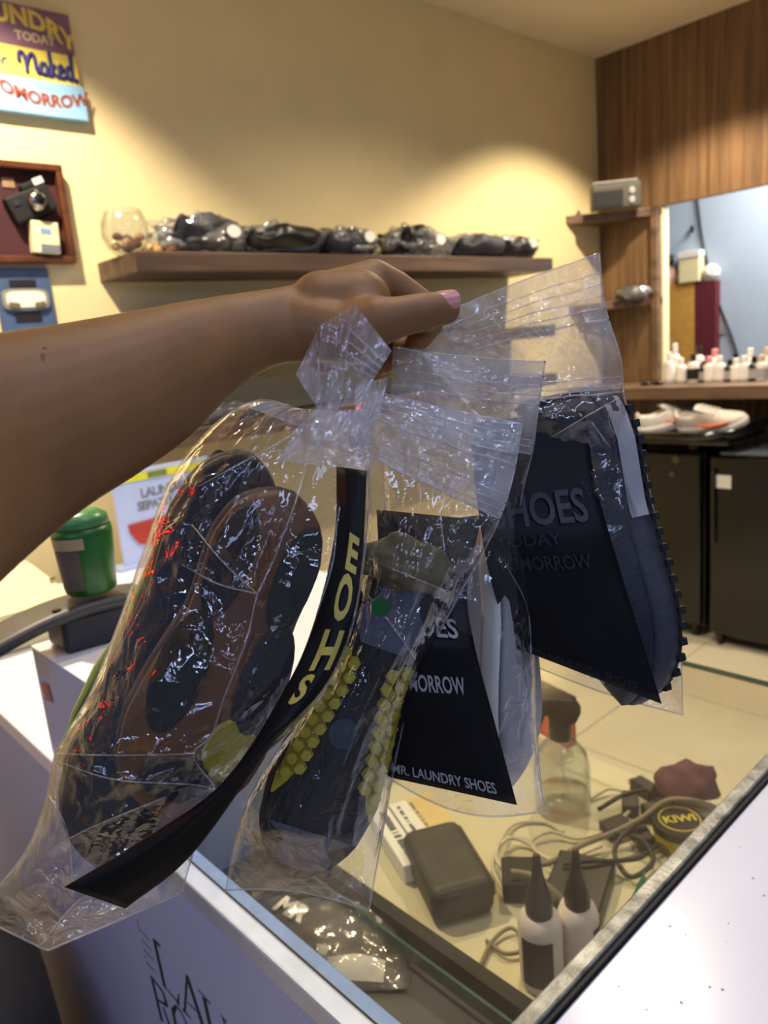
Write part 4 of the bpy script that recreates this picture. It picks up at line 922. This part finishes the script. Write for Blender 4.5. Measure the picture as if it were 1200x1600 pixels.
# bag 4 (right, farthest)
rows4 = [(0, 640, 515, 936, 396, -6), (.10, 665, 560, 946, 480, -8), (.20, 700, 600, 970, 560, -6), (.28, 735, 640, 976, 622, 0), (.40, 775, 700, 1002, 705, 0), (.55, 808, 800, 1022, 800, 0),
         (.70, 822, 880, 1044, 900, 0), (.85, 828, 960, 1062, 1000, 5), (1, 832, 1040, 1067, 1118, 6)]
b4, pt4 = bag('zip_bag', 'clear zip bag hanging at the far right with a navy shoe and black tag', rows4, [(0, .478), (.15, .49), (.4, .545), (1, .545)], [(0, .0015), (.2, .004), (.32, .03), (.5, .042), (.85, .04), (1, .001)], 4.0, 0.0045, zips=((0.035, 5, 0.022, 0.16, 1), (0.235, 3, 0.016, 0.3, 1)), vh=0.26, crinkle=((.62, .12, .34, .06, .0075, 22), (.2, .1, .2, .08, .005, 18), (.75, .55, .3, .25, .004, 9), (.4, .42, .3, .06, .003, 14)), folds=F4)
# bag 3
rows3 = [(0, 615, 542, 852, 565, 4), (.10, 612, 610, 840, 645, 4), (.18, 605, 660, 833, 700, 0), (.30, 600, 740, 812, 800, 0), (.42, 603, 830, 830, 880, 0), (.58, 605, 930, 835, 1000, 0),
         (.75, 606, 1050, 838, 1130, 0), (.90, 604, 1160, 846, 1230, 10), (1, 604, 1215, 851, 1268, 30)]
b3, pt3 = bag('zip_bag', 'clear zip bag with a white shoe, between the yellow-studded and the far right bags', rows3, [(0, .462), (.2, .478), (.4, .505), (1, .505)], [(0, .0015), (.2, .004), (.34, .03), (.55, .040), (.88, .036), (1, .001)], 3.0, 0.004, zips=((0.03, 4, 0.018, 0.0, 1), (0.165, 3, 0.014, 0.1, 1)), vh=0.19, crinkle=((.5, .08, .5, .07, .0045, 16), (.6, .5, .5, .2, .003, 10)), folds=F3)
# bag 2
rows2 = [(0, 556, 602, 816, 662, 4), (.08, 556, 650, 803, 738, 4), (.15, 560, 700, 783, 805, 0), (.25, 572, 770, 752, 868, 0), (.38, 566, 880, 704, 955, 0), (.52, 540, 1000, 656, 1052, 0),
         (.68, 462, 1130, 626, 1150, 0), (.84, 385, 1255, 603, 1275, 5), (1, 352, 1392, 576, 1424, -14)]
b2, pt2 = bag('zip_bag', 'clear zip bag in the middle with the yellow-studded black shoes', rows2, [(0, .452), (.2, .452), (.4, .458), (1, .462)], [(0, .0015), (.15, .003), (.28, .022), (.5, .036), (.88, .036), (1, .001)], 2.0, 0.0045, zips=((0.02, 4, 0.016, 0.1, 1), (0.115, 4, 0.014, 0.05, 1)), vh=0.155, crinkle=((.5, .1, .5, .07, .0045, 16), (.5, .32, .5, .10, .004, 9), (.5, .9, .5, .1, .003, 12)), folds=F2)
# bag 1 (left, nearest)
rows1 = [(0, 470, 640, 556, 645, 0), (.05, 405, 625, 574, 690, 0), (.11, 338, 662, 578, 742, 0), (.19, 268, 748, 576, 805, 0), (.30, 224, 862, 566, 895, 0), (.41, 184, 977, 549, 985, 0), (.52, 139, 1087, 514, 1068, 0),
         (.62, 88, 1175, 454, 1142, 0), (.72, 70, 1255, 372, 1218, 4), (.82, 40, 1330, 318, 1292, 12), (.91, -8, 1390, 296, 1352, 40), (1, -50, 1425, 284, 1396, 72)]
b1, pt1 = bag('zip_bag', 'clear zip bag nearest the camera with navy shoes and a long black tag', rows1, [(0, .446), (.1, .440), (.3, .428), (.7, .425), (1, .44)], [(0, .012), (.08, .018), (.2, .036), (.5, .046), (.75, .040), (.88, .018), (1, .001)], 1.0, 0.005, NU=90, NV=140, gather=(0.9, 0.0), peak=0.37, folds=F1, vh=0.07, crinkle=((.12, .28, .16, .12, .004, 14), (.3, .62, .35, .14, .004, 10), (.4, .88, .5, .10, .0025, 9), (.3, .08, .3, .07, .006, 16)))
# its gathered header standing up before the wrist
def sheet(corners, name, mat, parent, amp, seed, nu=30, nv=36, curl=0.0):
    """corners: TL, TR, BR, BL as (x, y, depth)"""
    def fn(u, v):
        a = [corners[0][k]*(1-u)+corners[1][k]*u for k in range(3)]; b = [corners[3][k]*(1-u)+corners[2][k]*u for k in range(3)]
        x, y, d = [a[k]*(1-v)+b[k]*v for k in range(3)]
        d += amp*(noise.noise(Vector((u*3.2, v*3.2, seed)))+0.5*(1-abs(noise.noise(Vector((u*7, v*3, seed+5))))*2))-curl*math.sin(PI*u)
        return PD(x, y, d)
    return MB().grid(fn, nu, nv).obj(name, mat, parent, smooth=True), fn
sheet([(500, 508, .412), (554, 475, .412), (530, 640, .420), (492, 652, .420)], 'header_fold', M_filmh, b1, 0.003, 1.5)
sheet([(500, 508, .410), (496, 512, .410), (505, 652, .420), (462, 585, .414)], 'header_fold', M_filmh, b1, 0.003, 3.5)
_, hf = sheet([(554, 475, .411), (612, 548, .412), (560, 632, .418), (506, 640, .418)], 'header_fold', M_filmh, b1, 0.003, 6.5)
sheet([(560, 600, .418), (606, 590, .420), (582, 700, .424), (545, 700, .424)], 'header_fold', M_filmh, b1, 0.004, 8.5)
sheet([(485, 640, .420), (575, 640, .422), (578, 735, .412), (430, 720, .408)], 'neck_fold', M_filmh, b1, 0.005, 9.5, curl=0.01)
z_ = MB()
for k in range(4): z_.tube([tuple(hf(0.02+0.96*i/30, 0.22+0.10*k)+FW*-0.0008) for i in range(31)], 0.0007, 6)
z_.obj('zip_closure', M_seam, b1, smooth=True)

# ------------------------------------------------------------------ tags in the bags
def tag_sheet(name, label, L, Rr_, depthL, depthR, bow, n=40, w=16):
    """a thin black printed sheet between two photo edges; returns object and surface function"""
    LL = cr(L, n); RR = cr(Rr_, n)
    def fn(u, v, off=0.0):
        i = min(n, max(0, v*n)); j = min(int(i), n-1); f_ = i-j
        l = LL[j]*(1-f_)+LL[j+1]*f_; r = RR[j]*(1-f_)+RR[j+1]*f_
        x = l[0]+(r[0]-l[0])*u; y = l[1]+(r[1]-l[1])*u
        dl = float(np.interp(v, [a for a, b in depthL], [b for a, b in depthL])); dr = float(np.interp(v, [a for a, b in depthR], [b for a, b in depthR]))
        d = dl+(dr-dl)*u-bow*math.sin(PI*u)+0.0016*noise.noise(Vector((u*3, v*7, bow*900)))
        return PD(x, y, d-off)
    o = MB().grid(lambda u, v: fn(u, v), w, n).obj(name, M_tag, None, smooth=True)
    sm = o.modifiers.new('solid', 'SOLIDIFY'); sm.thickness = 0.0012; sm.offset = 1
    tag(o, label, 'tag', 'black printed tags in the bags'); return o, fn
def tag_text(o, fn, body, u0, u1, v0, v1, mat, name='lettering', turn=False, bold=0.02, off=0.0016):
    vs, fs = text_geo(body, 1.0, bold=bold, cuts=2)
    xs = [v.x for v in vs]; ys = [v.y for v in vs]; x0, x1, y0, y1 = min(xs), max(xs), min(ys), max(ys)
    out = []
    for v in vs:
        a = (v.x-x0)/(x1-x0); b = (v.y-y0)/(y1-y0)
        out.append(fn(u0+(u1-u0)*(b if turn else a), v1+(v0-v1)*(a if turn else b), off))
    MB().add(out, fs).obj(name, mat, o)
t4, f4 = tag_sheet('shoe_tag', 'black printed tag covering the navy shoe in the far right bag', [(735, 660), (745, 780), (765, 900), (800, 1010)], [(914, 641), (932, 760), (972, 900), (1034, 1100)], [(0, .508), (.5, .490), (1, .500)], [(0, .510), (.5, .496), (1, .506)], 0.006)
tag_text(t4, f4, 'SHOES', 0.10, 0.88, 0.33, 0.47, M_tagg)
tag_text(t4, f4, 'TODAY', 0.10, 0.62, 0.50, 0.55, M_tagg)
tag_text(t4, f4, 'TOMORROW', 0.08, 0.80, 0.59, 0.645, M_tagg)
tag_text(t4, f4, 'MR. LAUNDRY SHOES', 0.12, 0.86, 0.962, 0.982, M_tagg)
t3, f3 = tag_sheet('shoe_tag', 'black printed tag in the bag with the white shoe', [(588, 796), (594, 900), (600, 1000), (602, 1110), (606, 1214)], [(752, 812), (730, 920), (742, 1010), (772, 1125), (808, 1258)], [(0, .492), (.3, .474), (.5, .460), (1, .464)], [(0, .494), (.3, .476), (.5, .463), (1, .470)], 0.008)
tag_text(t3, f3, 'SHOES', 0.05, 0.84, 0.39, 0.475, M_tagw)
tag_text(t3, f3, 'TOMORROW', 0.06, 0.80, 0.615, 0.675, M_tagw)
tag_text(t3, f3, 'MR. LAUNDRY SHOES', 0.04, 0.86, 0.945, 0.98, M_tagw)
t1, f1_ = tag_sheet('shoe_tag', 'long black tag, letters coloured as in yellow light, folded down the nearest bag', [(526, 728), (522, 840), (488, 980), (440, 1085), (345, 1225), (210, 1320), (100, 1386)], [(573, 736), (566, 870), (546, 985), (505, 1075), (425, 1165), (300, 1335), (196, 1420)],
                   [(0, .418), (.3, .398), (.6, .384), (1, .402)], [(0, .405), (.3, .388), (.6, .378), (1, .398)], 0.004, n=60)
for ch, v0, v1, u0, u1 in (('E', .135, .21, .50, .86), ('O', .215, .315, .40, .86), ('H', .335, .445, .36, .88), ('S', .455, .53, .30, .62)):
    tag_text(t1, f1_, ch, u0, u1, v0, v1, M_tagy, bold=0.035)

# ------------------------------------------------------------------ shoes in the bags
def shoe_in(o, heel, toe, dh, dt, up, s=1.0, wy=1.0):
    a = PD(heel[0], heel[1], dh); b = PD(toe[0], toe[1], dt); L = (b-a).length
    put(o, a, b-a, up, L/0.28*s); o.scale.y *= wy; return o
IL, IR, IU, ID, TO, AW = -CR, CR, CU, -CU, -FW, FW
# bag 4: navy shoe with toothed sole edge to the right
sh4 = make_shoe('navy_trail_shoe', 'dark navy trail shoe with grey midsole in the far right bag', 'shoes in the hand-held bags', (M_navy, M_charcoal, M_dark, M_black, M_dark))
for sgn in (-1, 1):
    MB().grid(lambda u, v: (0.012+0.105*u, sgn*(wid((0.012+0.105*u)/0.28)*1.062+0.0006), 0.009+0.017*v), 14, 3).obj('midsole_panel', M_greyw, sh4, smooth=True, local=True)
    for k in range(20):
        x = 0.012+k*0.0135; y = sgn*(wid(x/0.28)+0.001)
        MB().prism([(x-0.0038, y-0.006), (x+0.0038, y-0.006), (x+0.003, y+0.001), (x-0.003, y+0.001)], -0.0006+spring(x), 0.006+spring(x)).obj('lug', M_dark, sh4, local=True)
shoe_in(sh4, (952, 602), (1046, 1080), .545, .548, IL*0.95+TO*0.25)
# bag 3: white shoe
sh3 = make_shoe('white_sneaker', 'white sneaker standing on its heel in the bag beside the far right one', 'shoes in the hand-held bags', (M_offwhite, M_paper, M_greyw, M_paper, M_greyw))
for k in range(4):
    pts = [(0.05+0.05*k, -wid((0.05+0.05*k)/0.28)*1.04, 0.034), (0.075+0.05*k, -wid((0.075+0.05*k)/0.28)*0.99, 0.052), (0.11+0.045*k, -wid((0.11+0.045*k)/0.28)*0.90, 0.060)]
    MB().tube(pts, [0.002, 0.0045, 0.002], 8).obj('side_wave', M_greyw, sh3, smooth=True, local=True)
shoe_in(sh3, (812, 800), (826, 1236), .512, .505, IL*0.75+AW*0.55)
# bag 2: black shoes, soles to the camera, yellow studs
def yellow_shoe(label, second=False):
    t = make_shoe('yellow_studded_shoe', label, 'shoes in the hand-held bags', (M_slate, M_charcoal, M_dark, M_black, M_dark))
    n6 = [(0.0062*math.cos(PI/3*k+0.3), 0.0062*math.sin(PI/3*k+0.3)) for k in range(6)]
    mb = MB(); n = 6; vs = [(x, y, 0) for x, y in n6]+[(x*0.72, y*0.72, -0.005) for x, y in n6]
    mb.add(vs, [tuple(range(n, 2*n))[::-1]]+[(i, (i+1) % n, n+(i+1) % n, n+i) for i in range(n)])
    me = None
    for sgn in (-1, 1):
        # yellow strip under the studs
        xs = [0.085+0.125*i/10 for i in range(11)]
        w0 = [float(np.interp(x, [.085, .10, .17, .195, .21], [.010, .014, .017, .012, .002])) for x in xs]
        vs = []; fs = []
        for x, ww in zip(xs, w0):
            yo = sgn*(wid(x/0.28)*0.98); yi = sgn*(wid(x/0.28)*0.98-ww); vs += [(x, yo, -0.0015), (x, yi, -0.0015), (x, yo, 0.006), (x, yi, 0.006)]
        for i in range(10): a = 4*i; fs += [(a, a+4, a+5, a+1), (a, a+2, a+6, a+4), (a+1, a+5, a+7, a+3)]
        MB().add(vs, fs).obj('sole_strip', M_yellow, t, local=True)
        for i in range(10):
            for j in range(2):
                x = 0.090+0.0112*i+0.0056*j; ww = float(np.interp(x, [.085, .10, .17, .195, .21], [.010, .014, .017, .012, .002]))
                if j == 1 and ww < 0.012: continue
                y = sgn*(wid(x/0.28)*0.98-0.005-0.0092*j)
                if me is None: o = mb.obj('stud', M_yellow, t, local=True); me = o.data
                else: o = link('stud', me, t, local=True)
                o.location = (x, y, -0.0012)
    for nm, xa, xb in (('heel_plate', 0.012, 0.078), ('toe_sheen', 0.232, 0.266)):  # toe piece: blue-grey sheen drawn as a slate coloured sheet
        MB().grid(lambda u, v: (xa+(xb-xa)*u, (v-0.5)*1.7*wid((xa+(xb-xa)*u)/0.28)*(0.8+0.2*math.cos(9*u)), -0.0012+spring(xa+(xb-xa)*u)), 10, 6).obj(nm, M_slate, t, smooth=True, local=True)
    MB().lathe([(0.012, -0.0008), (0.012, 0.001)], (0.150, 0.004, -0.0008), 20).obj('sole_emblem', plain('emblem_blue', (44, 62, 78), 0.5), t, local=True)
    return t
sh2 = yellow_shoe('black shoe with yellow sole studs facing the camera in the middle bag')
shoe_in(sh2, (650, 868), (452, 1392), .452, .450, AW*1.0+IL*0.15)
sh2b = make_shoe('slate_shoe', 'slate grey shoe behind the yellow-studded one in the middle bag', 'shoes in the hand-held bags', (M_slate, M_charcoal, M_dark, M_black, M_dark))
shoe_in(sh2b, (684, 836), (606, 1225), .484, .486, IL*0.2+AW*0.9)
def wad(u, v):
    th = PI*v; ph = 2*PI*u; d = Vector((math.cos(ph)*math.sin(th), math.sin(ph)*math.sin(th), math.cos(th)))
    k = 1+0.35*noise.noise(d*2.0)+0.12*noise.noise(d*6)
    return PD(634, 882, .452)+CR*(0.026*d.x*k)+CU*(0.016*d.y*k-0.004*d.x)+FW*(0.012*d.z*k)
tag(MB().grid(wad, 40, 24, True).obj('paper_wad', M_khaki, None, smooth=True), 'crumpled kraft paper wad above the yellow-studded shoe', 'paper')
tag(MB().lathe([(0.0055, 0), (0.0055, 0.0006)], (0, 0, 0), 14, frame(PD(595, 948, .4235), CR, TO)).obj('green_sticker', M_green), 'small round green sticker on the middle bag', 'sticker')
# bag 1: navy pair, brown gum sole to the camera
sh1 = make_shoe('navy_gum_sole_shoe', 'navy shoe with brown gum sole facing the camera in the nearest bag', 'shoes in the hand-held bags', (M_navyg, M_charcoal, M_gum, M_black, M_dark))
for cx, cy, rx_, ry_ in ((0.066, 0.0200, 0.046, 0.0125), (0.064, -0.0200, 0.046, 0.0125), (0.158, 0.0245, 0.050, 0.0150), (0.150, -0.0245, 0.050, 0.0150), (0.240, 0.004, 0.018, 0.022)):
    MB().lathe([(0.85, -0.0030), (1.0, -0.0008), (1.0, 0.001)], (0, 0, 0), 24, Matrix.Translation((cx, cy, 0)) @ Matrix.Diagonal((rx_, ry_, 1, 1))).obj('sole_pad', M_dark, sh1, smooth=False, local=True)
MB().lathe([(0.9, -0.0028), (1.0, -0.0006), (1.0, 0.001)], (0, 0, 0), 24, Matrix.Translation((0.208, -0.020, 0)) @ Matrix.Diagonal((0.026, 0.016, 1, 1))).obj('toe_patch', plain('olive_yellow_rubber', (150, 136, 30), 0.5), sh1, local=True)
shoe_in(sh1, (456, 772), (258, 1296), .416, .412, AW*0.86+IU*0.42+IL*0.20, 1.0, 1.34)
sh1b = make_shoe('navy_shoe', 'navy shoe with lime trim lying left in the nearest bag', 'shoes in the hand-held bags', (M_navyg, M_navy, M_navy, M_black, M_dark))
MB().tube([(0.07, 0.0345, 0.030), (0.10, 0.0335, 0.034), (0.13, 0.0365, 0.030), (0.16, 0.0425, 0.033), (0.19, 0.0475, 0.030), (0.225, 0.0445, 0.034)], [.001, .003, .0016, .0034, .0018, .003], 8).obj('lime_trim', M_lime, sh1b, smooth=True, local=True)
shoe_in(sh1b, (392, 712), (160, 1385), .452, .447, IL*0.34+AW*0.9)
